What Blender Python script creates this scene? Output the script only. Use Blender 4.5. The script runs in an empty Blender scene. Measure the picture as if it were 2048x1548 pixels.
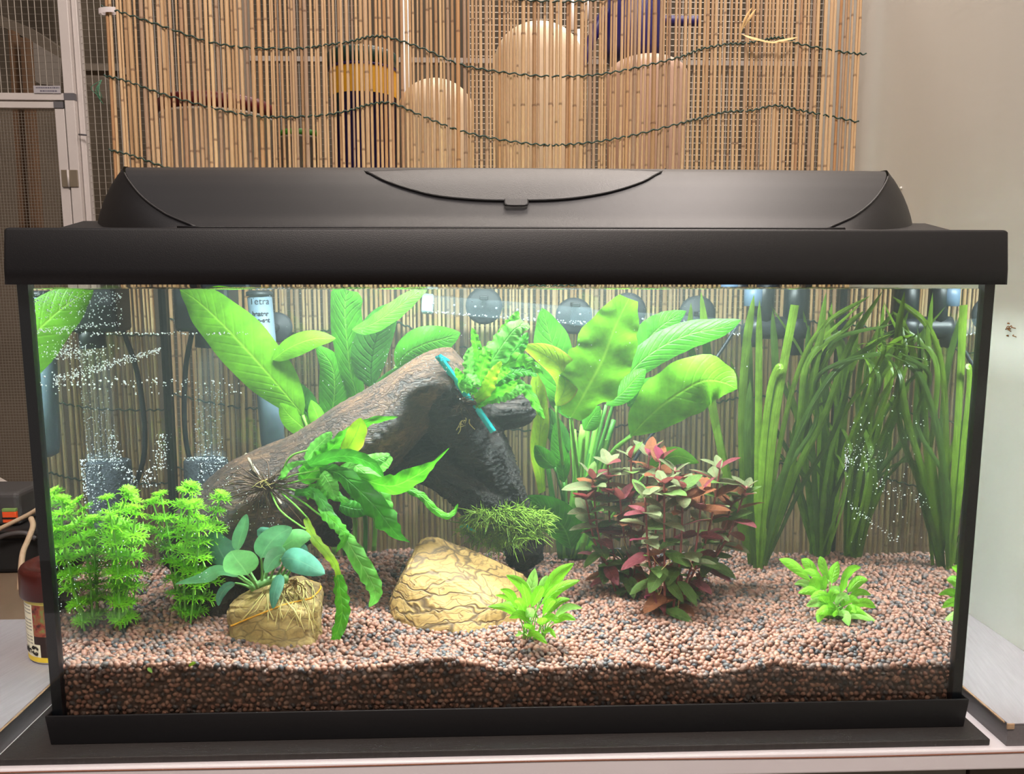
import bpy, bmesh, math, random
import numpy as np
from mathutils import Vector, Matrix, noise as mnoise, Quaternion
sc = bpy.context.scene
COL = sc.collection
random.seed(7); rng = np.random.default_rng(11)

# ---------------------------------------------------------------- camera
F_PX = 1543.0
CAM = np.array([-.0241, -.6025, .3716]); YAW, PIT = .03422, .13194
FW = np.array([math.sin(YAW)*math.cos(PIT), math.cos(YAW)*math.cos(PIT), -math.sin(PIT)])
RT = np.array([math.cos(YAW), -math.sin(YAW), 0.]); UP = np.cross(RT, FW)
cd = bpy.data.cameras.new('camera'); cam = bpy.data.objects.new('camera', cd); COL.objects.link(cam)
cd.sensor_width = 36.; cd.lens = F_PX*36./2048.; cd.clip_start = .01; cd.clip_end = 50
cam.matrix_world = Matrix(((RT[0], UP[0], -FW[0], CAM[0]), (RT[1], UP[1], -FW[1], CAM[1]), (RT[2], UP[2], -FW[2], CAM[2]), (0, 0, 0, 1)))
sc.camera = cam

# ---------------------------------------------------------------- colour management, light, exposure
sc.view_settings.view_transform = 'Standard'; sc.view_settings.look = 'None'
sc.view_settings.gamma = 1; sc.view_settings.use_curve_mapping = False
sc.view_settings.exposure = 0.0
cy = sc.cycles
cy.max_bounces = 12; cy.diffuse_bounces = 3; cy.glossy_bounces = 4; cy.transmission_bounces = 10
cy.transparent_max_bounces = 24; cy.volume_bounces = 0
cy.sample_clamp_indirect = 8.0; cy.use_denoising = True; cy.denoising_prefilter = 'FAST'
cy.caustics_reflective = True; cy.caustics_refractive = True
w = bpy.data.worlds.new('world'); sc.world = w; w.use_nodes = True
w.node_tree.nodes['Background'].inputs[0].default_value = (.95, .85, .80, 1)
w.node_tree.nodes['Background'].inputs[1].default_value = .34
def area(name, loc, target, sx, sy, power, col):
    l = bpy.data.lights.new(name, 'AREA'); l.shape = 'RECTANGLE'; l.size = sx; l.size_y = sy
    l.energy = power; l.color = col
    o = bpy.data.objects.new(name, l); COL.objects.link(o); o.location = loc
    d = Vector(target)-Vector(loc); o.rotation_euler = d.to_track_quat('-Z', 'Y').to_euler()
    return o
WATER_Z = .3685
lamp = area('aquarium_lamp', (0, .15, WATER_Z+.093), (0, .15, 0), .50, .03, 11.8, (.86, .985, 1.0))
lamp.data.spread = 2.75
area('ceiling_lamp_rear', (.40, .36, 1.45), (.15, .05, .45), .12, .6, 9, (1, .88, .82))
area('ceiling_lamp_front', (-.2, -1.3, 2.1), (0, .4, .4), 1.4, .4, 54, (1, .87, .79))
area('back_room_lamp', (.3, 1.35, 2.1), (.2, 1.6, .3), 1.6, .4, 30, (1, .88, .78))

# ---------------------------------------------------------------- picture <-> place helpers (used to measure where things stand)
def ray(u, v):
    d = FW+RT*((u-1024)/F_PX)+UP*((774-v)/F_PX); return d/np.linalg.norm(d)
def A(u, v, Y):                      # point at depth Y in the air
    d = ray(u, v); return CAM+d*((Y-CAM[1])/d[1])
def AZ(u, v, Z):
    d = ray(u, v); return CAM+d*((Z-CAM[2])/d[2])
Y0 = .0055
def P(u, v, Y):                      # point at depth Y inside the water, seen through the front pane
    d = ray(u, v); p = CAM+d*((Y0-CAM[1])/d[1])
    t = np.array([d[0], 0, d[2]])/1.333; ty = math.sqrt(1-t@t); t[1] = ty
    return p+t*((Y-Y0)/ty)
FX = np.array([-.4, -.34, -.27, -.18, -.12, -.06, 0, .1, .16, .22, .28, .34, .4])
FZ = np.array([.0600, .0612, .0620, .0545, .0560, .0625, .0500, .0550, .0430, .0545, .0470, .0505, .0510])
def G(x, y):                         # height of the gravel
    x = np.asarray(x, float); y = np.asarray(y, float)
    f = np.interp(x, FX, FZ)
    k = np.clip((y-.006)/.06, 0, 1); k = k*k*(3-2*k)
    m = .056+.026*np.clip(y-.03, 0, 1)+.0025*np.sin(x*23+1.3)*np.sin(y*31+.5)+.002*np.sin(x*47+y*22)
    return f*(1-k)+m*k
def ground(u, v):                    # where a sight line meets the gravel
    lo, hi = Y0, .5
    for _ in range(40):
        m = (lo+hi)/2; p = P(u, v, m)
        if p[2] > G(p[0], m): lo = m
        else: hi = m
    return P(u, v, lo)
def pxm(Y): return ((Y-Y0)/1.3+.61)/F_PX   # metres per pixel at depth Y

# ---------------------------------------------------------------- object helpers
OFF = {}
def tag(o, label=None, cat=None, group=None, kind=None):
    if label: o['label'] = label
    if cat: o['category'] = cat
    if group: o['group'] = group
    if kind: o['kind'] = kind
    return o
def thing(name, label, cat, loc=(0, 0, 0), group=None):
    o = bpy.data.objects.new(name, None); COL.objects.link(o); o.empty_display_size = .02
    o.location = loc; OFF[o] = np.array(loc, float)
    return tag(o, label, cat, group)
def link(name, me, parent=None):
    o = bpy.data.objects.new(name, me); COL.objects.link(o)
    if parent is not None:
        o.parent = parent; OFF[o] = OFF[parent]
    else: OFF[o] = np.zeros(3)
    return o
def mesh(name, V, F, mat, smooth=True, uv=None):
    me = bpy.data.meshes.new(name)
    V = np.asarray(V, float)
    me.from_pydata(V.tolist(), [], [list(map(int, f)) for f in F]); me.update()
    if mat is not None:
        for m in (mat if isinstance(mat, (list, tuple)) else [mat]): me.materials.append(m)
    if smooth: me.polygons.foreach_set('use_smooth', [True]*len(me.polygons))
    if uv is not None:
        l = me.uv_layers.new(name='UVMap'); vi = np.zeros(len(me.loops), int); me.loops.foreach_get('vertex_index', vi)
        l.data.foreach_set('uv', np.asarray(uv, float)[vi].ravel())
    return me
def part(name, V, F, mat, parent=None, smooth=True, uv=None):
    off = OFF[parent] if parent is not None else np.zeros(3)
    return link(name, mesh(name, np.asarray(V, float)-off, F, mat, smooth, uv), parent)
def frombm(name, bm, mat, parent=None, smooth=False, bevel=0, seg=2):
    if bevel:
        bmesh.ops.bevel(bm, geom=[e for e in bm.edges if e.is_manifold and e.calc_face_angle(0) > .5], offset=bevel, segments=seg, profile=.5, affect='EDGES', clamp_overlap=True)
    bmesh.ops.recalc_face_normals(bm, faces=bm.faces[:])
    off = OFF[parent] if parent is not None else np.zeros(3)
    bmesh.ops.translate(bm, verts=bm.verts[:], vec=Vector(-off))
    me = bpy.data.meshes.new(name); bm.to_mesh(me); bm.free()
    if mat is not None: me.materials.append(mat)
    if smooth:
        me.polygons.foreach_set('use_smooth', [True]*len(me.polygons))
    return link(name, me, parent)
def bm_box(x0, x1, y0, y1, z0, z1, bm=None):
    bm = bm or bmesh.new()
    r = bmesh.ops.create_cube(bm, size=1)
    bmesh.ops.scale(bm, verts=r['verts'], vec=(x1-x0, y1-y0, z1-z0))
    bmesh.ops.translate(bm, verts=r['verts'], vec=((x0+x1)/2, (y0+y1)/2, (z0+z1)/2))
    return bm
def box(name, x0, x1, y0, y1, z0, z1, mat, parent=None, bevel=.0, seg=2):
    return frombm(name, bm_box(x0, x1, y0, y1, z0, z1), mat, parent, bevel=bevel, seg=seg)
def spline(pts, n):                  # Catmull-Rom through rows of pts, n samples
    p = np.asarray(pts, float)
    if len(p) == 2: 
        t = np.linspace(0, 1, n)[:, None]; return p[0]*(1-t)+p[1]*t
    q = np.vstack([2*p[0]-p[1], p, 2*p[-1]-p[-2]]); m = len(p)-1
    out = []
    for s in np.linspace(0, m, n):
        i = min(int(s), m-1); t = s-i; a, b, c, d = q[i:i+4]
        out.append(.5*((2*b)+(-a+c)*t+(2*a-5*b+4*c-d)*t*t+(-a+3*b-3*c+d)*t**3))
    return np.array(out)
def tube_vf(pts, rad, sides=8, cap=True):
    p = np.asarray(pts, float); n = len(p); rad = np.broadcast_to(np.asarray(rad, float), (n,))
    T = np.gradient(p, axis=0); T /= np.linalg.norm(T, axis=1)[:, None]+1e-12
    ref = np.array([0, 0, 1.]) if abs(T[0][2]) < .9 else np.array([1., 0, 0])
    V = []; S = np.cross(T[0], ref); S /= np.linalg.norm(S)
    a = np.linspace(0, 2*math.pi, sides, endpoint=False)
    for i in range(n):
        S = S-T[i]*(S@T[i]); S /= np.linalg.norm(S)+1e-12; N = np.cross(T[i], S)
        V.append(p[i]+rad[i]*(np.cos(a)[:, None]*S+np.sin(a)[:, None]*N))
    V = np.vstack(V); Fc = []
    for i in range(n-1):
        for j in range(sides):
            k = (j+1) % sides; Fc.append((i*sides+j, i*sides+k, (i+1)*sides+k, (i+1)*sides+j))
    if cap:
        Fc.append(tuple(range(sides-1, -1, -1))); Fc.append(tuple((n-1)*sides+j for j in range(sides)))
    return V, Fc
def tube(name, pts, rad, mat, parent=None, sides=8):
    V, Fc = tube_vf(pts, rad, sides); return part(name, V, Fc, mat, parent)
def merge(lst):
    V = []; Fc = []; o = 0
    for v, f in lst:
        V.append(v); Fc += [tuple(i+o for i in g) for g in f]; o += len(v)
    return np.vstack(V), Fc
def lathe_vf(prof, c=(0, 0, 0), n=32, caps=True):
    V = []; Fc = []
    for r, z in prof:
        for j in range(n):
            a = 2*math.pi*j/n; V.append((c[0]+r*math.cos(a), c[1]+r*math.sin(a), c[2]+z))
    m = len(prof)
    for i in range(m-1):
        for j in range(n):
            k = (j+1) % n; Fc.append((i*n+j, i*n+k, (i+1)*n+k, (i+1)*n+j))
    if caps:
        Fc.append(tuple(range(n-1, -1, -1))); Fc.append(tuple((m-1)*n+j for j in range(n)))
    return np.array(V), Fc

# ---------------------------------------------------------------- materials
def lin(c):
    c = [x/255. for x in c]; return tuple(x/12.92 if x <= .04045 else ((x+.055)/1.055)**2.4 for x in c)+(1,)
class NT:
    def __init__(s, name):
        s.m = bpy.data.materials.new(name); s.m.use_nodes = True; s.t = s.m.node_tree; s.t.nodes.clear()
        s.out = s.n('ShaderNodeOutputMaterial')
    def n(s, typ, ins=None, **kw):
        nd = s.t.nodes.new(typ)
        for k, v in kw.items(): setattr(nd, k, v)
        for k, v in (ins or {}).items():
            if isinstance(v, bpy.types.NodeSocket): s.t.links.new(v, nd.inputs[k])
            else: nd.inputs[k].default_value = v
        return nd
    def l(s, a, b): s.t.links.new(a, b)
    def ramp(s, fac, stops, interp='LINEAR'):
        r = s.n('ShaderNodeValToRGB', {0: fac}); r.color_ramp.interpolation = interp; e = r.color_ramp.elements
        while len(e) < len(stops): e.new(.5)
        for i, (p, c) in enumerate(stops): e[i].position = p; e[i].color = c
        return r.outputs[0]
    def math(s, op, a, b=None, clamp=False):
        nd = s.n('ShaderNodeMath', operation=op, use_clamp=clamp)
        for i, v in enumerate((a, b)):
            if v is None: continue
            if isinstance(v, bpy.types.NodeSocket): s.l(v, nd.inputs[i])
            else: nd.inputs[i].default_value = v
        return nd.outputs[0]
    def mix(s, fac, a, b, blend='MIX'):
        nd = s.n('ShaderNodeMix', data_type='RGBA', blend_type=blend)
        for i, v in ((0, fac), (6, a), (7, b)):
            if isinstance(v, bpy.types.NodeSocket): s.l(v, nd.inputs[i])
            else: nd.inputs[i].default_value = v
        return nd.outputs[2]
    def noise(s, vec, scale, detail=3, rough=.5, dist=0):
        return s.n('ShaderNodeTexNoise', {'Vector': vec, 'Scale': scale, 'Detail': detail, 'Roughness': rough, 'Distortion': dist})
    def co(s, which='Object'): return s.n('ShaderNodeTexCoord').outputs[which]
    def map(s, vec, scale=(1, 1, 1), rot=(0, 0, 0)): return s.n('ShaderNodeMapping', {'Vector': vec, 'Scale': scale, 'Rotation': rot}).outputs[0]
    def bump(s, h, strength, dist): return s.n('ShaderNodeBump', {'Height': h, 'Strength': strength, 'Distance': dist}).outputs[0]
    def bsdf(s, col, rough, **kw):
        ins = {'Base Color': col, 'Roughness': rough}; ins.update({k.replace('_', ' '): v for k, v in kw.items()})
        return s.n('ShaderNodeBsdfPrincipled', ins)
    def done(s, sh, vol=None):
        s.l(sh.outputs[0] if hasattr(sh, 'outputs') else sh, s.out.inputs[0])
        if vol: s.l(vol.outputs[0], s.out.inputs[1])
        return s.m
def simple(name, rgb, rough, var=.12, scale=60, bump=.0, **kw):
    t = NT(name); c = lin(rgb); nz = t.noise(t.co(), scale, 4)
    col = t.mix(nz.outputs[0], tuple(x*(1-var) for x in c[:3])+(1,), tuple(min(1, x*(1+var)) for x in c[:3])+(1,))
    if bump: kw['Normal'] = t.bump(nz.outputs[0], bump, .001)
    return t.done(t.bsdf(col, rough, **kw))
def plastic(name, rgb, rough, grain=.15, scale=1400, **kw):
    t = NT(name); nz = t.noise(t.co(), scale, 2); big = t.noise(t.co(), 9, 2)
    c = lin(rgb); col = t.mix(big.outputs[0], tuple(x*.9 for x in c[:3])+(1,), tuple(x*1.1 for x in c[:3])+(1,))
    return t.done(t.bsdf(col, rough, Normal=t.bump(nz.outputs[0], grain, .0004), **kw))
M_BLACK = plastic('black_plastic', (16, 16, 20), .46, .3)
M_FLAP = plastic('black_flap_plastic', (19, 18, 21), .40, .5, 900)
M_BASE = plastic('black_base_plastic', (17, 17, 20), .5, .2)
M_SIL = simple('black_silicone', (9, 11, 16), .35)
M_GAP = simple('dark_gap', (6, 6, 7), .8)
def thin_glass(name, tint=(.97, 1, .985)):
    t = NT(name); fr = t.n('ShaderNodeFresnel', {'IOR': 1.45})
    geo = t.n('ShaderNodeNewGeometry')
    fac = t.math('MULTIPLY', fr.outputs[0], t.math('SUBTRACT', 1.0, geo.outputs['Backfacing']))
    tr = t.n('ShaderNodeBsdfTransparent', {'Color': tint+(1,)}); gl = t.n('ShaderNodeBsdfGlossy', {'Color': (1, 1, 1, 1), 'Roughness': 0.0})
    mx = t.n('ShaderNodeMixShader', {0: fac}); t.l(tr.outputs[0], mx.inputs[1]); t.l(gl.outputs[0], mx.inputs[2])
    return t.done(mx)
M_GLASS = thin_glass('glass_pane')
HAZE = .115
def haze(t): return t.n('ShaderNodeVolumeScatter', {'Color': (.86, 1, .93, 1), 'Density': HAZE, 'Anisotropy': .25})
def water_side():
    t = NT('water_side'); g = t.n('ShaderNodeBsdfGlass', {'Color': (1, 1, 1, 1), 'Roughness': 0, 'IOR': 1.333})
    return t.done(g, haze(t))
def water_top():
    t = NT('water_surface'); nz = t.noise(t.co(), 30, 2)
    b = t.bump(nz.outputs[0], .35, .004)
    g = t.n('ShaderNodeNewGeometry'); ior = t.math('SUBTRACT', 1.333, t.math('MULTIPLY', g.outputs['Backfacing'], .583))
    fr = t.n('ShaderNodeFresnel', {'IOR': ior, 'Normal': b})
    tr = t.n('ShaderNodeBsdfTransparent', {'Color': (1, 1, 1, 1)}); gl = t.n('ShaderNodeBsdfGlossy', {'Color': (.95, 1, .97, 1), 'Roughness': 0.02, 'Normal': b})
    mx = t.n('ShaderNodeMixShader', {0: fr.outputs[0]}); t.l(tr.outputs[0], mx.inputs[1]); t.l(gl.outputs[0], mx.inputs[2])
    return t.done(mx, haze(t))

# ---------------------------------------------------------------- the setting
def wall_mat():
    t = NT('painted_wall'); o = t.co(); nz = t.noise(o, 6, 4); fine = t.noise(t.map(o, (1, .25, 1)), 160, 3)
    st = t.noise(t.map(o, (1, 40, 2.2)), 1.0, 3)
    col = t.mix(nz.outputs[0], lin((206, 204, 194)), lin((214, 212, 203)))
    col = t.mix(t.math('MULTIPLY', st.outputs[0], .12), col, lin((228, 230, 226)))
    return t.done(t.bsdf(col, .55, Normal=t.bump(fine.outputs[0], .12, .001)))
s = box('wall_right', .503, .56, -1.2, .64, -.75, 2.3, wall_mat()); tag(s, kind='structure')
def floor_mat():
    t = NT('floor_boards'); o = t.co(); n1 = t.noise(o, 5, 5); n2 = t.noise(t.map(o, (3, 40, 1)), 2, 4)
    col = t.mix(n1.outputs[0], lin((96, 78, 62)), lin((140, 118, 98)))
    return t.done(t.bsdf(t.mix(t.math('MULTIPLY', n2.outputs[0], .5), col, lin((80, 64, 52))), .8))
s = box('floor', -3, 2.2, -2.5, 4, -.80, -.75, floor_mat()); tag(s, kind='structure')
def backwall_mat():
    t = NT('shed_wall'); o = t.co(); n1 = t.noise(o, 2.5, 5); wv = t.n('ShaderNodeTexWave', {'Vector': o, 'Scale': 3.2, 'Distortion': .6, 'Detail': 2}, bands_direction='X')
    col = t.ramp(n1.outputs[0], [(.3, lin((88, 78, 66))), (.7, lin((126, 114, 98)))])
    return t.done(t.bsdf(t.mix(t.math('MULTIPLY', wv.outputs[1], .3), col, lin((58, 50, 42))), .85))
s = box('wall_back', -3, 2.2, 3.2, 3.3, -.75, 2.6, backwall_mat()); tag(s, kind='structure')

s = box('wall_left', -2.1, -2.0, -2.5, 3.2, -.75, 2.6, backwall_mat()); tag(s, kind='structure')
# table, mat, boards
def table_mat():
    t = NT('white_table'); o = t.co(); n1 = t.noise(o, 12, 3)
    return t.done(t.bsdf(t.mix(n1.outputs[0], lin((222, 214, 218)), lin((232, 226, 230))), .4))
M_TABLE = table_mat()
tb = thing('table', 'long white table with rounded front edge carrying the aquarium', 'table', (0, .2, -.75))
box('tabletop', -.424, .502, -.0285, .42, -.0245, -.006, M_TABLE, tb, bevel=.002, seg=3)
M_CAB = simple('grey_cabinet', (120, 116, 108), .6); M_CABD = simple('dark_cabinet', (74, 62, 52), .7)
box('side_panel', .385, .44, -.01, .40, -.75, -.0245, M_CABD, tb)
box('front_panel', .20, .383, -.008, .012, -.75, -.0245, M_CAB, tb)
box('front_panel', -.15, .197, -.008, .012, -.75, -.0245, M_CAB, tb)
box('front_panel', -.42, -.153, -.008, .012, -.75, -.0245, M_CAB, tb)
ln = []
for k in range(40):
    x = -.42+k*.0225; ln.append((x, -.0288, -.0088+.0006*math.sin(k*.33+1)+.0006*math.sin(k*.13)-(0 if x < .24 else .003*0)))
tube('veneer_split', spline(ln, 80), .0006, simple('split_wood', (130, 84, 66), .9), tb, 6)
def mat_mat():
    t = NT('black_painted_board'); o = t.co(); n = t.noise(t.map(o, (14, 70, 1)), 14, 5, .65); n2 = t.noise(o, 420, 2)
    sp = t.ramp(n2.outputs[0], [(.70, (0, 0, 0, 1)), (.74, (1, 1, 1, 1))])
    col = t.mix(n.outputs[0], lin((34, 31, 31)), lin((62, 58, 57)))
    return t.done(t.bsdf(t.mix(t.math('MULTIPLY', sp, .25), col, lin((140, 132, 120))), .55, Normal=t.bump(n.outputs[0], .6, .0012)))
s = box('base_board', -.4130, .3905, -.0238, .375, -.0055, -.0002, mat_mat(), bevel=.0007)
tag(s, 'thin black painted board lying under the aquarium base', 'board')
def lam_mat(name, a, b, ang):
    t = NT(name); o = t.map(t.co(), (1, 1, 1), (0, 0, ang)); n = t.noise(t.map(o, (90, 6, 90)), 5, 5, .6); n2 = t.noise(o, 4, 2)
    col = t.mix(n.outputs[0], lin(a), lin(b)); col = t.mix(t.math('MULTIPLY', n2.outputs[0], .25), col, lin((205, 200, 205)))
    return t.done(t.bsdf(col, .42, Normal=t.bump(n.outputs[0], .08, .0005)))
M_LAM = lam_mat('grey_wood_laminate', (140, 138, 144), (176, 174, 180), .25)
M_EDGE = lam_mat('dark_wood_edge', (62, 58, 60), (96, 90, 92), .1)
M_CHIP = simple('chipboard', (176, 146, 116), .9, .35, 500)
def laminate(name, label, x0, x1, y0, y1, fx, corner=None):
    t = thing(name, label, 'board', ((x0+x1)/2, (y0+y1)/2, -.006))
    box('top_laminate', x0, x1, y0, y1, .0135, .0148, M_LAM, t, bevel=.0003)
    box('core', x0+.0008, x1-.0008, y0+.0008, y1-.0008, -.006, .0135, M_EDGE, t)
    V, Fc = tube_vf(spline([(fx, y0+.004+k*(y1-y0-.008)/9, .0134+.0003*math.sin(k*2.1)) for k in range(10)], 60), .0008+.0004*rng.random(60), 5)
    part('chipped_edge', V, Fc, M_CHIP, t, False)
    return t
laminate('laminate_board', 'grey wood-grain laminate board beside the food tin with a chipped edge', -1.0, -.4188, -.22, .205, -.4184)
rb = laminate('laminate_board', 'pale grey wood-grain laminate board between aquarium and right wall', .4030, .5025, -.0255, .40, .4026)
bm = bm_box(.4022, .4085, -.0262, -.0245, .0095, .0146); frombm('corner_chip', bm, M_CHIP, rb, bevel=.0006)

# ---------------------------------------------------------------- aquarium
TW, TD = .38, .356
aq = thing('aquarium', 'long rectangular glass aquarium with black silicone corners and black base rim', 'aquarium', (0, TD/2, 0))
bm = bmesh.new()
def frame_ring(bm, x0, x1, y0, y1, th, z0, z1):
    bm_box(x0, x1, y0, y0+th, z0, z1, bm); bm_box(x0, x1, y1-th, y1, z0, z1, bm)
    bm_box(x0, x0+th, y0+th, y1-th, z0, z1, bm); bm_box(x1-th, x1, y0+th, y1-th, z0, z1, bm)
# base tray: tapered band
def taper_band(z0, z1, x0, x1, y0, ya, yb, t0):
    V = []
    for (x, yf, z) in ((x0, y0, z0), (x1, ya, z1)):
        V += [(-x, yf, z), (x, yf, z), (x, TD+.004, z), (-x, TD+.004, z)]
    for z in (z1, z1-.010):
        x = x1-t0; V += [(-x, ya+t0, z), (x, ya+t0, z), (x, TD+.002, z), (-x, TD+.002, z)]
    Fc = [(3, 2, 1, 0)]
    for k in range(3):
        for j in range(4):
            Fc.append((k*4+j, k*4+(j+1) % 4, k*4+4+(j+1) % 4, k*4+4+j))
    Fc.append((12, 13, 14, 15))
    return V, Fc
V, Fc = taper_band(0, .0252, .3795, .3822, -.0055, -.0062, 0, .0016)
bmx = bmesh.new(); me = mesh('x', V, Fc, None); bmx.from_mesh(me)
frombm('base_rim', bmx, M_BASE, aq, bevel=.0006)
GZ0, GZ1 = .012, .400
box('front_pane', -TW, TW, .0, .005, GZ0, GZ1, M_GLASS, aq)
box('back_pane', -TW, TW, TD-.005, TD, GZ0, GZ1, M_GLASS, aq)
box('side_pane', -TW, -TW+.005, .0051, TD-.0051, GZ0, GZ1, M_GLASS, aq)
box('side_pane', TW-.005, TW, .0051, TD-.0051, GZ0, GZ1, M_GLASS, aq)
for sx in (-1, 1):
    for y0, y1, wd in ((.0003, .0085, .0088), (TD-.0105, TD-.0004, .0090)):
        xa = sx*(TW-.0006); xb = sx*(TW-wd)
        b_ = bm_box(min(xa, xb), max(xa, xb), y0, y1, GZ0, GZ1-.004)
        frombm('silicone_seam', b_, M_SIL, aq)
WX, WY0, WY1, WZ0 = TW-.0052, .0052, TD-.0052, .0135
V = [(-WX, WY0, WZ0), (WX, WY0, WZ0), (WX, WY1, WZ0), (-WX, WY1, WZ0)]
nx, ny = 48, 24; side = 0
top = [(-WX+2*WX*i/nx, WY0+(WY1-WY0)*j/ny, WATER_Z+(0 if i in (0, nx) or j in (0, ny) else .0006*math.sin(i*1.1+j*.7)+.0005*math.sin(j*1.9-i*.4))) for j in range(ny+1) for i in range(nx+1)]
V += top; ti = lambda i, j: 4+j*(nx+1)+i
Fc = [(0, 3, 2, 1)]
Fc += [tuple([0, 1]+[ti(i, 0) for i in range(nx, -1, -1)]), tuple([1, 2]+[ti(nx, j) for j in range(ny, -1, -1)]),
       tuple([2, 3]+[ti(i, ny) for i in range(0, nx+1)]), tuple([3, 0]+[ti(0, j) for j in range(0, ny+1)])]
nside = len(Fc)
Fc += [(ti(i, j), ti(i+1, j), ti(i+1, j+1), ti(i, j+1)) for j in range(ny) for i in range(nx)]
me = mesh('water', V, Fc, [water_side(), water_top()], smooth=False)
me.polygons.foreach_set('material_index', [0]*nside+[1]*(len(Fc)-nside))
wo = link('water', me); tag(wo, 'slightly cloudy water filling the aquarium', 'water', kind='stuff')

# ---------------------------------------------------------------- hood
hd = thing('aquarium_hood', 'black plastic aquarium hood with curved top, feeding flap and deep front rim', 'aquarium hood', (0, TD/2, .3716))
HZ0, HZ1 = .3716, .4134
bm = bmesh.new()
prof = [(.3818, -.0125, HZ0), (.3815, -.0123, HZ0+.012), (.3792, -.0120, HZ1-.002), (.3782, -.0112, HZ1-.0006), (.3772, -.0095, HZ1)]
inner = [(.3790, -.0100, HZ0), (.3785, -.0095, HZ1-.003)]
V = []; 
for x, yf, z in reversed(inner): 
    V += [(-x, .365, z+(.012 if z < .38 else 0)), (-x, .03, z+(.010 if z < .38 else 0)), (-x, yf+.002, z), (x, yf+.002, z), (x, .03, z+(.010 if z < .38 else 0)), (x, .365, z+(.012 if z < .38 else 0))]
for k, (x, yf, z) in enumerate(prof):
    up = .010 if k == 0 else (.006 if k == 1 else 0)
    r = .0025
    V += [(-x, .367, z+up), (-x, .03, z+up), (-x, yf+r, z), (x, yf+r, z), (x, .03, z+up), (x, .367, z+up)]
Fc = []
n_r = len(V)//6
for k in range(n_r-1):
    for j in range(5): Fc.append((k*6+j, k*6+j+1, k*6+7+j, k*6+6+j))
part('rim', V, Fc, M_BLACK, hd, smooth=False)
# rounded front corners and front face of the rim: swept section
def rim_path(x, yf, z, r=.003):
    pts = [(-x, .03, z), (-x, yf+r, z)]
    for a in np.linspace(math.pi, 1.5*math.pi, 5)[1:]: pts.append((-x+r+r*math.cos(a), yf+r+r*math.sin(a), z))
    for a in np.linspace(1.5*math.pi, 2*math.pi, 5): pts.append((x-r+r*math.cos(a), yf+r+r*math.sin(a), z))
    pts.append((x, .03, z)); return pts
rows = [rim_path(.3795, -.0095, HZ0)]+[rim_path(*p) for p in prof]
n = len(rows[0]); V = [p for r in rows for p in r]
Fc = [(k*n+j, k*n+j+1, (k+1)*n+j+1, (k+1)*n+j) for k in range(len(rows)-1) for j in range(n-1)]
part('rim_front', V, Fc, M_BLACK, hd)
# shell of the hood: side wall from the rim up to the seam, ramp between the seams, roof behind
def rz(y):
    return float(np.interp(y, [.0, .012, .03, .05, .07, .085, .097, .108, .12, .20, .33], [.4135, .4150, .4258, .4410, .4555, .4650, .4712, .4750, .4762, .4775, .4740]))
B = spline([(.262, .006, .4136), (.300, .028, .4137), (.335, .056, .4160), (.356, .084, .4230), (.3635, .104, .4260), (.365, .14, .428), (.365, .22, .428), (.364, .33, .428)], 44)
S = [(.247, .012), (.276, .030), (.300, .048), (.319, .068), (.332, .086), (.339, .100), (.3425, .113), (.344, .14), (.344, .22), (.343, .33)]
S = spline([(a, b, 0) for a, b in S], 44)
S[:, 2] = [rz(y)+.0 for y in S[:, 1]]
V = []; Fc = []
LV = 7
for i in range(44):
    b = B[i]; s_ = S[i]
    for k in range(LV):
        t = k/(LV-1); q = b*(1-t)+s_*t
        bul = .0028*math.sin(math.pi*t)**.8*min(1, i/10.)   # rounded shoulder
        out = b-s_; out[2] = 0; out = out/(np.linalg.norm(out)+1e-9)
        V.append(q+out*bul+np.array([0, 0, bul*.9]))
for i in range(43):
    for k in range(LV-1): Fc.append((i*LV+k, (i+1)*LV+k, (i+1)*LV+k+1, i*LV+k+1))
V = np.array(V); Vm = V*np.array([-1, 1, 1])
part('side_shell', V, Fc, M_BLACK, hd); part('side_shell', Vm, [f[::-1] for f in Fc], M_BLACK, hd)
NX = 56; V = []; Fc = []
for i in range(44):
    for j in range(NX+1):
        x = -S[i][0]+2*S[i][0]*j/NX
        crown = .0012*(1-(x/.35)**2)*min(1, i/14.)
        V.append((x*.994, S[i][1], S[i][2]-.0010+crown))
for i in range(43):
    for j in range(NX): Fc.append((i*(NX+1)+j, i*(NX+1)+j+1, (i+1)*(NX+1)+j+1, (i+1)*(NX+1)+j))
part('top_shell', V, Fc, M_BLACK, hd)
V = [(-.376, -.009, HZ1), (-.05, -.009, HZ1), (.05, -.009, HZ1), (.376, -.009, HZ1), (-.376, .04, HZ1+.0005), (-.262, .010, HZ1+.0008), (.262, .010, HZ1+.0008), (.376, .04, HZ1+.0005), (-.376, .10, .427), (-.30, .10, .427), (.30, .10, .427), (.376, .10, .427), (-.376, .365, .428), (-.30, .365, .428), (.30, .365, .428), (.376, .365, .428)]
Fc = [(0, 1, 5, 4), (1, 2, 6, 5), (2, 3, 7, 6), (4, 5, 9, 8), (6, 7, 11, 10), (8, 9, 13, 12), (10, 11, 15, 14)]
part('rim_shelf', V, Fc, M_BLACK, hd, smooth=False)
V, Fc = tube_vf([(x, .0088, .4152) for x in np.linspace(-.26, .26, 30)], .0012, 6)
part('front_bead', V, Fc, M_BLACK, hd)
for sgn in (-1, 1):
    q = S[:20]*np.array([sgn, 1, 1])+np.array([0, -.0002, .0006]); V, Fc = tube_vf(q, .0009, 6); part('seam_bead', V, Fc, M_BLACK, hd)
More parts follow.
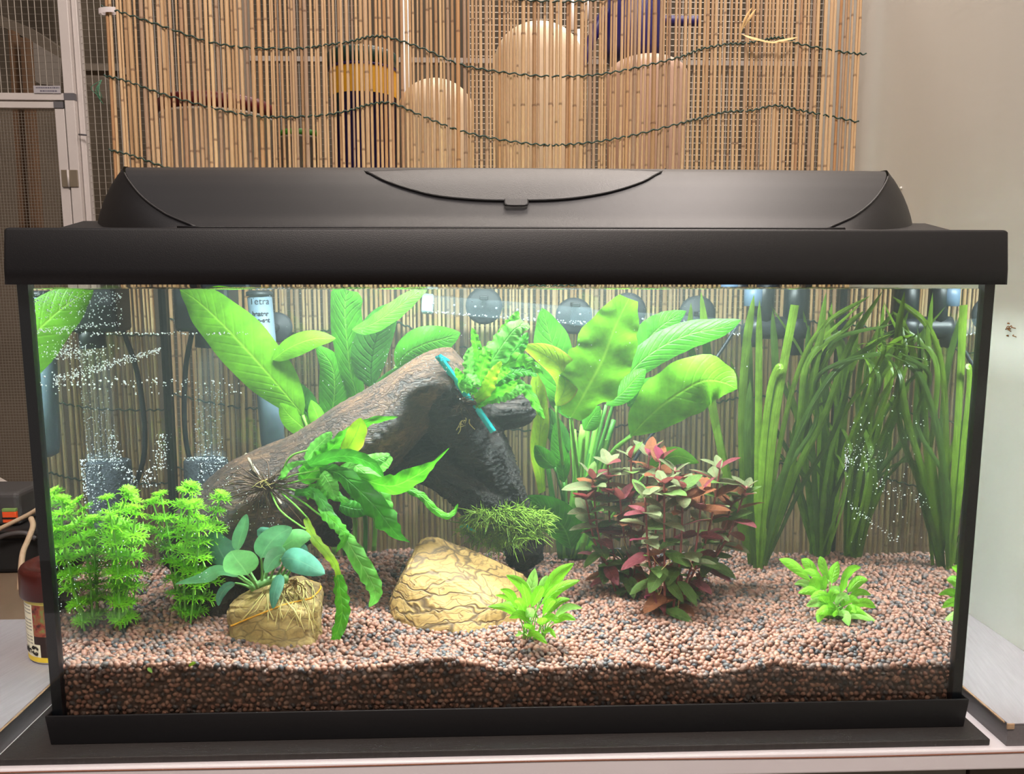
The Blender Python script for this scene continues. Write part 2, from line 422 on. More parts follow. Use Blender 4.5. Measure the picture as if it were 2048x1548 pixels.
# flap
def on_ramp(u, v):
    lo, hi = .0, .125
    for _ in range(40):
        m = (lo+hi)/2; p = A(u, v, m)
        if p[2] < rz(m): hi = m
        else: lo = m
    # sight line meets the rising ramp where its height drops below it
    ys = np.linspace(.008, .118, 400)
    d = [A(u, v, y)[2]-rz(y) for y in ys]
    k = next((i for i in range(len(d)) if d[i] <= 0), len(d)-1)
    return np.array([A(u, v, ys[k])[0], ys[k], rz(ys[k])])
top_px = [(733, 346), (880, 342), (1028, 341), (1180, 342), (1322, 346)]
bot_px = [(733, 346), (775, 366), (830, 384), (880, 395), (950, 402), (1028, 404), (1110, 402), (1170, 396), (1230, 384), (1285, 366), (1322, 346)]
tp = spline([on_ramp(*p) for p in top_px], 41); bp = spline([on_ramp(*p) for p in bot_px], 41)
V = []; Fc = []
for i in range(41):
    for k in range(7):
        t = k/6.; y = bp[i][1]*(1-t)+tp[i][1]*t; x = bp[i][0]*(1-t)+tp[i][0]*t
        crown = .0012*(1-(x/.35)**2)
        V.append((x, y, rz(y)+crown+.0006))
for i in range(40):
    for k in range(6): Fc.append((i*7+k, (i+1)*7+k, (i+1)*7+k+1, i*7+k+1))
fl = part('feeding_flap', V, Fc, M_FLAP, hd); fl['label'] = 'lens-shaped feeding flap with small pull tab'
up = np.array([0, -.0004, .0012])
V, Fc = merge([tube_vf(bp+up*.7, .0008, 6), tube_vf(tp+up*.8, .0007, 6)]); part('flap_gap_shade', V, Fc, M_GAP, hd)  # gap shadow around the flap drawn as thin black tubes
tabpx = [(1010, 404), (1010, 413), (1016, 416), (1049, 416), (1055, 413), (1055, 404)]
tq = np.array([on_ramp(*p) for p in tabpx])+up
part('pull_tab', np.vstack([tq, tq+np.array([0, -.0006, .0012])]), [(6, 7, 8, 9, 10, 11)]+[(i, i+1, i+7, i+6) for i in range(5)], M_BLACK, fl, smooth=False)
V, Fc = tube_vf(spline(tq+up*.6, 24), .0007, 6); part('tab_gap_shade', V, Fc, M_GAP, fl)  # black tube drawn for the shade around the tab
for a, b in (((712, 334), (733, 346)), ((1331, 334), (1322, 346))):
    V, Fc = tube_vf(spline([on_ramp(*a)+up*.6, on_ramp(*b)+up*.6], 8), .0005, 6); part('hinge_line', V, Fc, M_GAP, hd)
box('light_bar', -.30, .30, .128, .172, WATER_Z+.094, WATER_Z+.100, simple('lamp_housing', (200, 200, 198), .4), hd, bevel=.001)

# ---------------------------------------------------------------- gravel
def gravel():
    base = []
    for k in range(10):
        b_ = bmesh.new(); bmesh.ops.create_icosphere(b_, subdivisions=1, radius=1)
        v = np.array([list(x.co) for x in b_.verts]); f = np.array([[x.index for x in fc.verts] for fc in b_.faces]); b_.free()
        v = v*(1+.085*rng.standard_normal((len(v), 1)).clip(-1.6, 1.6))
        v[:, 0] *= 1.10+.32*rng.random(); v[:, 2] *= .74+.2*rng.random()
        base.append((v, f))
    pos = []; siz = []
    st = .0050
    for layer, (dz, keep) in enumerate(((.0, 1.), (-.0026, .9))):
        xs = np.arange(-.3735, .3735, st); ys = np.arange(.0085, .350, st)
        X, Y = np.meshgrid(xs, ys); X = X+(np.arange(len(ys)) % 2)[:, None]*st/2
        X = X+rng.uniform(-.3, .3, X.shape)*st; Y = Y+rng.uniform(-.3, .3, Y.shape)*st
        X = X.ravel().clip(-.3725, .3725); Y = Y.ravel()+layer*st*.5; k = (rng.random(len(X)) < keep) & (Y < .3495); X, Y = X[k], Y[k]
        Z = G(X, Y)+dz+rng.uniform(-.0009, .0009, len(X))
        pos.append(np.stack([X, Y, Z], 1)); siz.append(.0022+.0011*rng.random(len(X)))
    for yy in (.0085, .0118):
        for z in np.arange(.020, .066, st*.92):
            X = np.arange(-.372, .372, st*.95)+rng.uniform(-.3, .3)*st; X = X+rng.uniform(-.25, .25, len(X))*st
            Zz = z+rng.uniform(-.3, .3, len(X))*st; k = (Zz < G(X, yy+0*X)-.0015) & (abs(X) < .3725); X, Zz = X[k], Zz[k]
            pos.append(np.stack([X, yy+rng.uniform(-.0004, .0006, len(X)), Zz], 1)); siz.append(.0019+.0008*rng.random(len(X)))
    for sx in (-1, 1):
        for z in np.arange(.022, .066, st):
            Yv = np.arange(.010, .348, st)+rng.uniform(-.3, .3)*st; Zz = z+rng.uniform(-.3, .3, len(Yv))*st
            k = Zz < G(sx*.37+0*Yv, Yv)-.002
            pos.append(np.stack([0*Yv[k]+sx*.3715, Yv[k], Zz[k]], 1)); siz.append(.0023+.0006*rng.random(k.sum()))
    pos = np.vstack(pos); siz = np.concatenate(siz); n = len(pos)
    q = rng.standard_normal((n, 4)); q[:, 1:3] *= .55; q /= np.linalg.norm(q, axis=1)[:, None]
    w_, x, y, z = q.T
    R = np.stack([1-2*(y*y+z*z), 2*(x*y-z*w_), 2*(x*z+y*w_), 2*(x*y+z*w_), 1-2*(x*x+z*z), 2*(y*z-x*w_), 2*(x*z-y*w_), 2*(y*z+x*w_), 1-2*(x*x+y*y)], 1).reshape(n, 3, 3)
    kind = rng.integers(0, 10, n); Vs = []; Fs = []; o = 0
    for k in range(10):
        idx = np.nonzero(kind == k)[0]; v, f = base[k]
        vv = np.einsum('nij,vj->nvi', R[idx], v)*siz[idx][:, None, None]+pos[idx][:, None, :]
        vv[:, :, 1] = np.maximum(vv[:, :, 1], .0056); vv[:, :, 0] = vv[:, :, 0].clip(-.3742, .3742); vv[:, :, 1] = np.minimum(vv[:, :, 1], .3505)
        Vs.append(vv.reshape(-1, 3)); Fs.append((f[None]+(np.arange(len(idx))*len(v))[:, None, None]+o).reshape(-1, 3)); o += len(idx)*len(v)
    V = np.vstack(Vs); Fc = np.vstack(Fs)
    me = bpy.data.meshes.new('gravel'); me.vertices.add(len(V)); me.vertices.foreach_set('co', V.ravel())
    me.loops.add(Fc.size); me.loops.foreach_set('vertex_index', Fc.ravel().astype(np.int32))
    me.polygons.add(len(Fc)); me.polygons.foreach_set('loop_start', np.arange(0, Fc.size, 3, dtype=np.int32))
    me.update(calc_edges=True); me.polygons.foreach_set('use_smooth', [True]*len(Fc))
    t = NT('gravel_grains'); g = t.n('ShaderNodeNewGeometry'); nz = t.noise(t.co(), 700, 3)
    r = g.outputs['Random Per Island']
    c = t.ramp(r, [(0, lin((58, 54, 58))), (.07, lin((80, 68, 67))), (.16, lin((108, 82, 74))), (.30, lin((132, 94, 80))), (.46, lin((150, 101, 82))), (.62, lin((138, 88, 70))), (.80, lin((158, 110, 90))), (.94, lin((116, 86, 76)))], 'CONSTANT')
    c = t.mix(t.math('MULTIPLY', nz.outputs[0], .35), c, lin((70, 52, 46)))
    me.materials.append(t.done(t.bsdf(c, .55, Normal=t.bump(nz.outputs[0], .25, .0004))))
    o = link('gravel', me); tag(o, 'bed of red-brown and grey gravel grains covering the aquarium floor', 'gravel', kind='stuff')
    nx, ny = 60, 28; V = []; Fc = []
    for j in range(ny+1):
        for i in range(nx+1):
            x = -.3722+.7444*i/nx; y = .0085+(.3490-.0085)*j/ny; V.append((x, y, float(G(x, y))-.0042))
    nb = len(V); ti = lambda i, j: j*(nx+1)+i
    Fc = [(ti(i, j), ti(i+1, j), ti(i+1, j+1), ti(i, j+1)) for j in range(ny) for i in range(nx)]
    rim = [ti(i, 0) for i in range(nx)]+[ti(nx, j) for j in range(ny)]+[ti(i, ny) for i in range(nx, 0, -1)]+[ti(0, j) for j in range(ny, 0, -1)]
    for k in rim: V.append((V[k][0], V[k][1], .0145))
    m = len(rim)
    for k in range(m): Fc.append((rim[k], nb+k, nb+(k+1) % m, rim[(k+1) % m]))
    Fc.append(tuple(nb+k for k in range(m)))
    b = part('gravel_core', V, Fc, simple('gravel_core', (66, 44, 36), .9, .3, 300), o)
    b['kind'] = 'stuff'
gravel()

# ---------------------------------------------------------------- reed screen behind
def reed_mat():
    t = NT('dry_reed'); o = t.co(); oi = t.n('ShaderNodeObjectInfo'); rnd = oi.outputs['Random']
    at = t.n('ShaderNodeAttribute', attribute_name='node'); nd = at.outputs['Fac']
    off = t.n('ShaderNodeVectorMath', {0: o, 1: t.n('ShaderNodeCombineXYZ', {2: t.math('MULTIPLY', rnd, 17.)}).outputs[0]}, operation='ADD').outputs[0]
    st = t.noise(t.map(off, (1.2, 1.2, 9)), 1.0, 5, .7); sp = t.noise(t.map(off, (2, 2, 60)), 1.0, 3, .6)
    c = t.ramp(rnd, [(0, lin((172, 132, 92))), (.25, lin((216, 180, 134))), (.5, lin((222, 188, 144))), (.72, lin((206, 172, 134))), (.86, lin((166, 140, 118))), (.93, lin((190, 138, 86))), (1, lin((232, 200, 152)))])
    c = t.mix(t.math('MULTIPLY', st.outputs[0], .5), c, lin((168, 132, 98)))
    c = t.mix(t.ramp(sp.outputs[0], [(.64, (0, 0, 0, 1)), (.8, (.45, .45, .45, 1))]), c, lin((104, 74, 52)))
    c = t.mix(t.math('MULTIPLY', nd, .7), c, lin((110, 78, 56)))
    return t.done(t.bsdf(c, .5, Normal=t.bump(st.outputs[0], .3, .3)))
M_REED = reed_mat(); RY = .470; RZ0, RZ1 = -.745, .86
def reed_mesh(k):
    r = random.Random(100+k); zs = [0.]; nodes = []; z = r.uniform(.02, .1)
    while z < 1.6: nodes.append(z); z += r.uniform(.08, .17)
    ring = [(0., 1, 0)]; kk = 1.; bx = by = 0
    for z in nodes:
        ring += [(z-.03, kk, 0), (z-.0022, kk*1.0, .0), (z-.0008, kk*1.12, 1), (z+.0006, kk*1.08, .9), (z+.0024, kk*.95, .1)]
        kk *= r.uniform(.955, 1.0)
    ring.append((1.62, kk, 0)); ring = sorted(ring); V = []; Fc = []; at = []; n = 8
    wob = [r.uniform(-1, 1)*.35 for _ in ring]; wob2 = [r.uniform(-1, 1)*.3 for _ in ring]
    px = 0; py = 0
    for i, (z, s, a) in enumerate(ring):
        if i % 5 == 1: px += wob[i]; py += wob2[i]
        for j in range(n):
            V.append((px*.6+s*math.cos(2*math.pi*j/n), py*.4+s*math.sin(2*math.pi*j/n), z)); at.append(a)
    for i in range(len(ring)-1):
        for j in range(n): Fc.append((i*n+j, i*n+(j+1) % n, (i+1)*n+(j+1) % n, (i+1)*n+j))
    Fc.append(tuple(range(n-1, -1, -1))); Fc.append(tuple((len(ring)-1)*n+j for j in range(n)))
    me = mesh('reed', V, Fc, M_REED); a = me.attributes.new('node', 'FLOAT', 'POINT'); a.data.foreach_set('value', at)
    return me
REEDS = [reed_mesh(k) for k in range(12)]
rs = thing('reed_screen', 'upright screen of dry yellow reeds bound with green wire behind the aquarium', 'reed screen', (-.015, RY, -.75))
x = -.5165; RR = random.Random(3); nreed = 0; rinfo = []
while x < .484 and nreed < 290:
    r = RR.choice([.0018, .0021, .0024, .0027, .0029, .0032, .0037, .0024, .0028])
    x += r
    o = link('reed', REEDS[RR.randrange(12)], rs)
    ta, tb = RR.gauss(0, .0016)-.012*(x/.5), RR.uniform(-.0012, .0012)
    o.matrix_local = Matrix.Translation((x+.015-ta*1.33, RR.uniform(-.0018, .0018), RZ0+.75)) @ Matrix.Rotation(ta, 4, 'Y') @ Matrix.Rotation(tb, 4, 'X') @ Matrix.Rotation(RR.uniform(0, 6.28), 4, 'Z') @ Matrix.Diagonal((r, r, 1, 1))
    x += r+(RR.choice([.0, .0, .0002, .0005, .0009, .0016, .0004, .0001, .0024])); nreed += 1
M_WIRE = simple('green_wire', (30, 58, 46), .5)
W1 = [(205, 14), (250, 28), (330, 55), (420, 85), (500, 97), (600, 98), (650, 92), (700, 85), (740, 75), (780, 77), (850, 100), (920, 130), (1000, 145), (1080, 153), (1160, 153), (1230, 145), (1300, 130), (1360, 115), (1400, 100), (1450, 90), (1490, 88), (1530, 80), (1560, 77), (1600, 90), (1680, 105), (1730, 110)]
W2 = [(210, 152), (260, 165), (330, 190), (420, 215), (500, 232), (560, 235), (640, 232), (700, 222), (740, 210), (785, 208), (850, 235), (920, 262), (1000, 280), (1080, 290), (1130, 290), (1200, 283), (1270, 270), (1350, 250), (1400, 237), (1450, 225), (1500, 222), (1550, 212), (1600, 222), (1650, 232), (1715, 245)]
def wire(wp, dz=0):
    p = spline(wp, 700)
    ph = np.linspace(0, 1, 700)*2*math.pi*95
    q = p+np.stack([0*ph, np.sin(ph)*.0006-.0034, np.cos(ph)*.0011+dz], 1)
    tube('binding_wire', q, .00105, M_WIRE, rs, 5)
w1 = np.array([A(u, v, RY) for u, v in W1]); w2 = np.array([A(u, v, RY) for u, v in W2])
wire(w1); wire(w2); wire(w1, .094)
for k in range(1, 6): wire(w2, -.094*k)
# loose wire tuft and cable tie at the left edge
tf = []
for k in range(7):
    a = A(203, 160, RY); b = A(203+RR.uniform(-8, 6), 205+RR.uniform(-10, 5), RY); m = (a+b)/2+np.array([-.006+RR.uniform(-.006, .006), -.004, 0])
    tf.append(tube_vf(spline([a, m, b], 10), .0004, 4))
V, Fc = merge(tf); part('frayed_wire_end', V, Fc, simple('frayed_green', (60, 120, 90), .6), rs)
c = A(217, 22, RY); ring = [(c[0]+.0125*math.cos(a), RY+.006*math.sin(a), c[2]+.0008*math.cos(a)) for a in np.linspace(0, 2*math.pi, 33)]
V = []; Fc = []
for k, p in enumerate(ring): V += [(p[0], p[1], p[2]-.0032), (p[0], p[1], p[2]+.0032)]
for k in range(32): Fc.append((2*k, 2*k+2, 2*k+3, 2*k+1))
ct = part('cable_tie', V, Fc, simple('white_nylon', (205, 196, 196), .3), None); tag(ct, 'white plastic cable tie around the left edge of the reed screen', 'cable tie')

# ---------------------------------------------------------------- plant helpers
def leaf_mat(name, col, vein, back=None, trans=.38, rough=.36, nveins=16, ang=5., vstr=.22, edge=None, spec=.4, bk=.6):
    t = NT(name); uv = t.n('ShaderNodeUVMap'); xyz = t.n('ShaderNodeSeparateXYZ', {0: uv.outputs[0]}); u, v = xyz.outputs[0], xyz.outputs[1]
    oi = t.n('ShaderNodeObjectInfo'); rnd = oi.outputs['Random']; o = t.co()
    d = t.math('ABSOLUTE', t.math('SUBTRACT', u, .5))
    lat = t.math('SINE', t.math('MULTIPLY', t.math('SUBTRACT', t.math('MULTIPLY', v, float(nveins)), t.math('MULTIPLY', d, ang)), 6.283))
    lat = t.math('MULTIPLY', t.math('POWER', t.math('MAXIMUM', lat, 0.001), 4.0), t.math('SUBTRACT', 1.0, t.math('MULTIPLY', d, 1.6)))
    mid = t.math('SUBTRACT', 1.0, t.math('DIVIDE', d, .035), clamp=True)
    n1 = t.noise(o, 45, 4, .6); n2 = t.noise(o, 260, 3)
    c = lin(col); hi = tuple(min(1, x*1.35) for x in c[:3])+(1,); lo = tuple(x*.62 for x in c[:3])+(1,)
    cc = t.mix(t.ramp(n1.outputs[0], [(.3, (0, 0, 0, 1)), (.7, (1, 1, 1, 1))]), lo, hi)
    cc = t.mix(t.math('MULTIPLY', rnd, .35), cc, lo)
    cc = t.mix(t.math('MULTIPLY', lat, vstr), cc, lin(vein)); cc = t.mix(t.math('MULTIPLY', mid, .75), cc, lin(vein))
    if edge is not None:
        cc = t.mix(t.math('MULTIPLY', t.math('SUBTRACT', t.math('MULTIPLY', d, 2.), .86), 5., clamp=True), cc, lin(edge))
    if back is not None:
        g = t.n('ShaderNodeNewGeometry'); cc = t.mix(g.outputs['Backfacing'], cc, t.mix(t.math('MULTIPLY', n1.outputs[0], .5), lin(back), lo))
    h = t.math('ADD', t.math('ADD', t.math('MULTIPLY', lat, -.5), t.math('MULTIPLY', mid, -.6)), t.math('MULTIPLY', n2.outputs[0], .35))
    nb = t.bump(h, bk, .0016)
    p = t.bsdf(cc, rough, Normal=nb); p.inputs['Specular IOR Level'].default_value = spec
    tr = t.n('ShaderNodeBsdfTranslucent', {'Color': cc}); mx = t.n('ShaderNodeMixShader', {0: trans}); t.l(p.outputs[0], mx.inputs[1]); t.l(tr.outputs[0], mx.inputs[2])
    return t.done(mx)
def prof_sword(t): return (np.sin(math.pi*np.clip(t, 0, 1)**.85)**.75)
def prof_ovate(t): return np.clip(np.sin(math.pi*np.clip(t, 0, 1)**.72), 0, 1)**.62
def prof_ribbon(t): return np.clip(np.minimum(.55+t*2.5, 1)*np.minimum((1-t)*7, 1)**.6, .02, 1)
def prof_fern(t): return np.clip(np.sin(math.pi*np.clip(.08+.92*t, 0, 1)**.8), 0, 1)**.6
def prof_cut(t): return np.clip(np.minimum(.6+t*2, 1), .02, 1)
TOCAM = np.array([.02, -1., .12])
def leaf_vf(pts, width, prof, roll=0., roll1=None, cup=.25, wave=0., nw=6, n=28, cols=9, seed=0, rib=.0):
    p = spline(pts, n); T = np.gradient(p, axis=0); T /= np.linalg.norm(T, axis=1)[:, None]+1e-9
    tt = np.linspace(0, 1, n); r = random.Random(seed); ph = r.uniform(0, 6.28)
    V = []; UV = []; ss = np.linspace(-1, 1, cols)
    r1 = roll if roll1 is None else roll1; pS = None
    for i in range(n):
        S = np.cross(T[i], TOCAM)
        if np.linalg.norm(S) < .05 and pS is not None: S = pS
        S /= np.linalg.norm(S)+1e-9
        if pS is not None and S@pS < 0: S = -S
        pS = S; N = np.cross(S, T[i])
        a = math.radians(roll+(r1-roll)*tt[i]); S2 = S*math.cos(a)+N*math.sin(a); N2 = np.cross(S2, T[i])
        w_ = width*max(float(prof(tt[i])), .015)*.5
        for s_ in ss:
            wv = wave*math.sin(nw*6.283*tt[i]+ph+(1.3 if s_ > 0 else 0))*abs(s_)**1.5
            ww = 1+.35*wave*math.sin(nw*6.283*tt[i]*1.3+ph*2)*abs(s_)
            V.append(p[i]+S2*s_*w_*ww*math.cos(cup*abs(s_))+N2*w_*(-math.sin(cup*abs(s_))*abs(s_)+wv+rib*(1-abs(s_))))
            UV.append((s_*.5+.5, tt[i]))
    Fc = [(i*cols+j, i*cols+j+1, (i+1)*cols+j+1, (i+1)*cols+j) for i in range(n-1) for j in range(cols-1)]
    return np.array(V), Fc, UV
def PX(pts):  # list of (u,v,Y) -> points in the water
    out = []
    for p in pts:
        q = P(*p)
        if abs(q[0]) > .364:
            lo, hi = .012, p[2]
            for _ in range(18):
                m = (lo+hi)/2; lo, hi = (m, hi) if abs(P(p[0], p[1], m)[0]) < .364 else (lo, m)
            q = P(p[0], p[1], lo)
        q[0] = min(max(q[0], -.366), .366); q[1] = min(max(q[1], .012), .345); q[2] = min(q[2], WATER_Z-.002); out.append(q)
    return np.array(out)
LSEED = [0]
def leaf(plant, pts, wpx, mat, prof=prof_sword, stem=None, smat=None, sr=1.5, **kw):
    LSEED[0] += 1; q = PX(pts); Ym = float(np.mean(q[:, 1])); wd = wpx*pxm(Ym)
    V, Fc, UV = leaf_vf(q, wd, prof, seed=LSEED[0], **kw); o = part('leaf', V, Fc, mat, plant, True, UV)
    if stem:
        sp = spline(PX(stem), 14); rr = np.linspace(sr*1.25, sr*.8, 14)*pxm(Ym); V, Fc = tube_vf(sp, rr, 6)
        part('leaf_stalk', V, Fc, smat or mat, o)
    return o
M_SWL = leaf_mat('sword_leaf_bright_lit', (100, 164, 28), (140, 190, 56), trans=.42, nveins=16, vstr=.12, bk=.3)  # brighter copy: light on the upper faces put into the green
M_SWD = leaf_mat('sword_leaf_green', (64, 136, 26), (110, 176, 56), trans=.42, nveins=14)
M_SWX = leaf_mat('sword_leaf_dark_shaded', (58, 118, 38), (40, 92, 30), trans=.35, nveins=14)  # darker green, partly the shade of folded undersides put into the colour
M_SWY = leaf_mat('sword_leaf_yellowish', (142, 182, 34), (100, 150, 36), trans=.40, nveins=12, edge=(170, 120, 70))
M_STK = simple('plant_stalk_green', (118, 176, 66), .4, .15, 120)
M_STKD = simple('plant_stalk_dark', (70, 128, 48), .45, .2, 120)

# ---------------------------------------------------------------- left sword plant
g = P(640, 1015, .275)
p1 = thing('sword_plant', 'tall broad-leaved green plant at back left behind the driftwood trunk', 'aquatic plant', (-.215, .275, .062))
L = lambda *a, **k: leaf(p1, *a, **k)
L([(606, 830, .258), (560, 775, .252), (505, 712, .248), (445, 648, .25), (395, 602, .258), (360, 578, .266)], 108, M_SWL, roll=8, cup=.12, wave=.06, nw=3, stem=[(660, 1010, .275), (640, 930, .265), (606, 830, .258)], smat=M_STK, sr=4)
L([(545, 720, .246), (580, 695, .24), (625, 678, .234), (672, 677, .228)], 46, M_SWL, roll=12, cup=.2, stem=[(640, 850, .270), (600, 790, .268), (547, 724, .254)], smat=M_SWX, sr=3)
L([(650, 868, .27), (668, 800, .268), (665, 735, .262), (632, 690, .25)], 62, M_SWD, roll=-15, cup=.2, stem=[(665, 1010, .278), (655, 940, .274), (650, 868, .27)], smat=M_STK, sr=4)
L([(636, 862, .268), (610, 820, .268), (588, 785, .266), (566, 752, .26)], 62, M_SWX, roll=20, cup=.2, stem=[(650, 1000, .276), (645, 930, .272), (636, 862, .268)], smat=M_STKD, sr=3)
L([(622, 872, .262), (600, 850, .258), (578, 830, .252), (560, 806, .245)], 46, M_SWL, roll=-10, cup=.15)
L([(648, 866, .26), (634, 830, .258), (622, 800, .256)], 34, M_SWL, roll=-25, cup=.3)
L([(708, 835, .272), (712, 790, .268), (700, 740, .262), (694, 680, .255), (690, 620, .247), (694, 580, .24)], 66, M_SWD, prof=lambda t: np.clip(.28+1.1*t, 0, 1)*np.clip((1.04-t)*9, 0, 1)**.5, roll=10, cup=.2, wave=.08, nw=2, stem=[(690, 1010, .28), (706, 920, .276), (708, 835, .272)], smat=M_STK, sr=5)
L([(742, 775, .27), (742, 735, .262), (748, 690, .252), (768, 640, .24), (790, 606, .232)], 84, M_SWX, roll=-28, cup=.3, stem=[(700, 1010, .28), (730, 900, .276), (742, 775, .27)], smat=M_SWX, sr=5)
L([(704, 659, .23), (740, 650, .222), (785, 622, .212), (826, 592, .205), (854, 579, .2)], 44, M_SWD, roll=25, cup=.15, wave=.05)
L([(792, 733, .262), (815, 706, .252), (850, 688, .24), (885, 678, .23), (921, 666, .22)], 74, M_SWD, roll=5, cup=.15, wave=.05, nw=2, stem=[(715, 1010, .282), (752, 850, .274), (775, 770, .268), (792, 733, .262)], smat=M_STK, sr=3.5)
L([(722, 822, .268), (745, 785, .264), (775, 752, .258), (808, 730, .252)], 30, M_SWX, roll=35, cup=.35)
L([(760, 790, .262), (768, 770, .26), (776, 756, .258)], 16, M_SWL, roll=0, cup=.2)
for k, (a, b) in enumerate([((668, 1108), (655, 985)), ((690, 1110), (672, 985)), ((708, 1108), (705, 985)), ((730, 1106), (724, 985)), ((748, 1100), (745, 985)), ((655, 1095), (640, 985))]):
    tube('leaf_stalk', spline(PX([(a[0], a[1], .335), ((a[0]+b[0])/2+4, (a[1]+b[1])/2, .325), (b[0], b[1], .30)]), 10), .0028, M_STKD if k % 2 else M_STK, p1, 6)

# ---------------------------------------------------------------- right sword plant
p2 = thing('sword_plant', 'large broad-leaved green plant with crinkled leaves in the middle behind the red plant', 'aquatic plant', (.0715, .318, .0615))
L = lambda *a, **k: leaf(p2, *a, **k)
base = (1142, 1112, .318)
L([(1142, 838, .290), (1135, 800, .285), (1115, 730, .275), (1098, 665, .265), (1084, 616, .257)], 84, M_SWD, roll=6, cup=.15, wave=.14, nw=3, stem=[base, (1150, 980, .305), (1142, 838, .29)], smat=M_STK, sr=5)
L([(1112, 812, .232), (1130, 775, .225), (1120, 735, .215), (1085, 708, .205), (1042, 690, .197)], 62, M_SWY, roll=28, cup=.25, wave=.08, nw=2, stem=[base, (1128, 960, .29), (1120, 880, .25), (1112, 812, .232)], smat=M_STK, sr=4)
L([(1142, 835, .24), (1172, 782, .222), (1205, 720, .202), (1230, 655, .186), (1258, 597, .172)], 128, M_SWL, prof=lambda t: np.clip(np.minimum(.35+2.2*t, 1)*np.clip((1.06-t)*2.1, 0, 1)**.6, .02, 1), roll=-8, cup=.18, wave=.17, nw=4, stem=[base, (1160, 1000, .30), (1150, 905, .27), (1142, 835, .24)], smat=M_STK, sr=5)
L([(1262, 872, .236), (1300, 832, .222), (1350, 792, .208), (1405, 762, .196), (1445, 764, .188), (1474, 778, .182)], 118, M_SWL, roll=-6, cup=.2, wave=.14, nw=4, stem=[(1160, 1110, .31), (1195, 990, .28), (1222, 910, .255), (1262, 872, .236)], smat=M_STK, sr=6)
L([(1232, 790, .27), (1270, 735, .262), (1320, 695, .254), (1380, 668, .246), (1440, 655, .24), (1482, 640, .236)], 62, M_SWD, roll=8, cup=.2, wave=.05, stem=[base, (1185, 950, .29), (1232, 790, .27)], smat=M_STKD, sr=5)
L([(1255, 735, .28), (1290, 685, .276), (1325, 650, .272), (1372, 622, .268)], 62, M_SWD, roll=-6, cup=.15, wave=.05)
L([(1212, 810, .262), (1245, 785, .255), (1272, 755, .25), (1292, 738, .246)], 46, M_SWD, roll=25, cup=.3, stem=[base, (1178, 960, .29), (1212, 810, .262)], smat=M_STKD, sr=4)
L([(1255, 812, .268), (1280, 795, .265), (1310, 775, .262), (1332, 768, .26)], 56, M_SWD, roll=-10, cup=.2)
L([(1085, 985, .285), (1078, 900, .275), (1082, 840, .262), (1074, 790, .25), (1070, 742, .24)], 36, M_SWY, prof=prof_ribbon, roll=-35, roll1=50, cup=.3, wave=.15, nw=2)
L([(1138, 905, .276), (1120, 880, .272), (1106, 850, .268), (1098, 815, .262)], 46, M_SWX, roll=15, cup=.35)
L([(1128, 965, .28), (1125, 930, .275), (1118, 885, .27), (1110, 845, .264)], 42, M_SWD, roll=-15, cup=.25, stem=[base, (1132, 1040, .3), (1128, 965, .28)], smat=M_STKD, sr=4)
L([(1168, 860, .255), (1180, 840, .25), (1200, 812, .243)], 44, M_SWD, roll=30, cup=.3, stem=[base, (1162, 980, .29), (1168, 860, .255)], smat=M_STK, sr=5)
L([(1110, 935, .27), (1090, 918, .265), (1070, 890, .258)], 40, M_SWD, roll=10, cup=.3, stem=[(1135, 1110, .315), (1125, 1000, .29), (1110, 935, .27)], smat=M_STKD, sr=3)
L([(1142, 1098, .30), (1130, 1060, .285), (1100, 1025, .27), (1052, 992, .255)], 80, M_SWD, roll=12, cup=.25, wave=.04, nw=2)
L([(1296, 942, .25), (1325, 922, .242), (1355, 912, .236), (1398, 926, .23)], 44, M_SWL, roll=-12, cup=.15, wave=.05, stem=[(1175, 1110, .31), (1240, 1010, .28), (1296, 942, .25)], smat=M_STK, sr=3)
L([(1160, 1105, .312), (1180, 1085, .31), (1202, 1062, .306)], 16, M_SWL, roll=0, cup=.2)
L([(1150, 760, .29), (1146, 735, .288), (1138, 700, .285)], 14, M_SWX, roll=30, cup=.2)
for k, (u, v, y) in enumerate([(1095, 930, .29), (1130, 880, .295), (1165, 850, .29), (1190, 860, .295), (1200, 820, .29), (1212, 880, .285), (1228, 840, .29), (1180, 800, .30), (1148, 860, .285), (1215, 930, .28)]):
    bx = 1142+(k-4)*5
    tube('leaf_stalk', spline(PX([(bx, 1114, .32), ((bx*1.1+u)/2.1, (1114+v)/2, (y+.322)/2), (u, v, y)]), 12), np.linspace(.0045, .0028, 12), M_STK if k % 3 else M_STKD, p2, 6)

# ---------------------------------------------------------------- tape grass (long ribbon leaves)
M_VAL = leaf_mat('tape_grass', (84, 112, 30), (106, 138, 48), trans=.42, nveins=3, ang=.3, vstr=.25)
M_VALB = leaf_mat('tape_grass_bright', (112, 146, 40), (138, 170, 66), trans=.4, nveins=3, ang=.3, vstr=.25)
M_VALD = leaf_mat('tape_grass_dark', (60, 84, 28), (82, 110, 42), trans=.35, nveins=3, ang=.3, vstr=.25)
v1 = thing('tape_grass', 'clump of long ribbon leaves rising beside the red plant', 'aquatic plant', (.271, .274, .0632))
v2 = thing('tape_grass', 'clump of long ribbon leaves standing in the back right corner', 'aquatic plant', (.352, .328, .063))
def rib(pl, pts, w_, m, **k): 
    k.setdefault('roll', 0); k.setdefault('cup', .15); k.setdefault('prof', prof_ribbon)
    leaf(pl, pts, w_*.64, m, n=26, cols=5, **k)
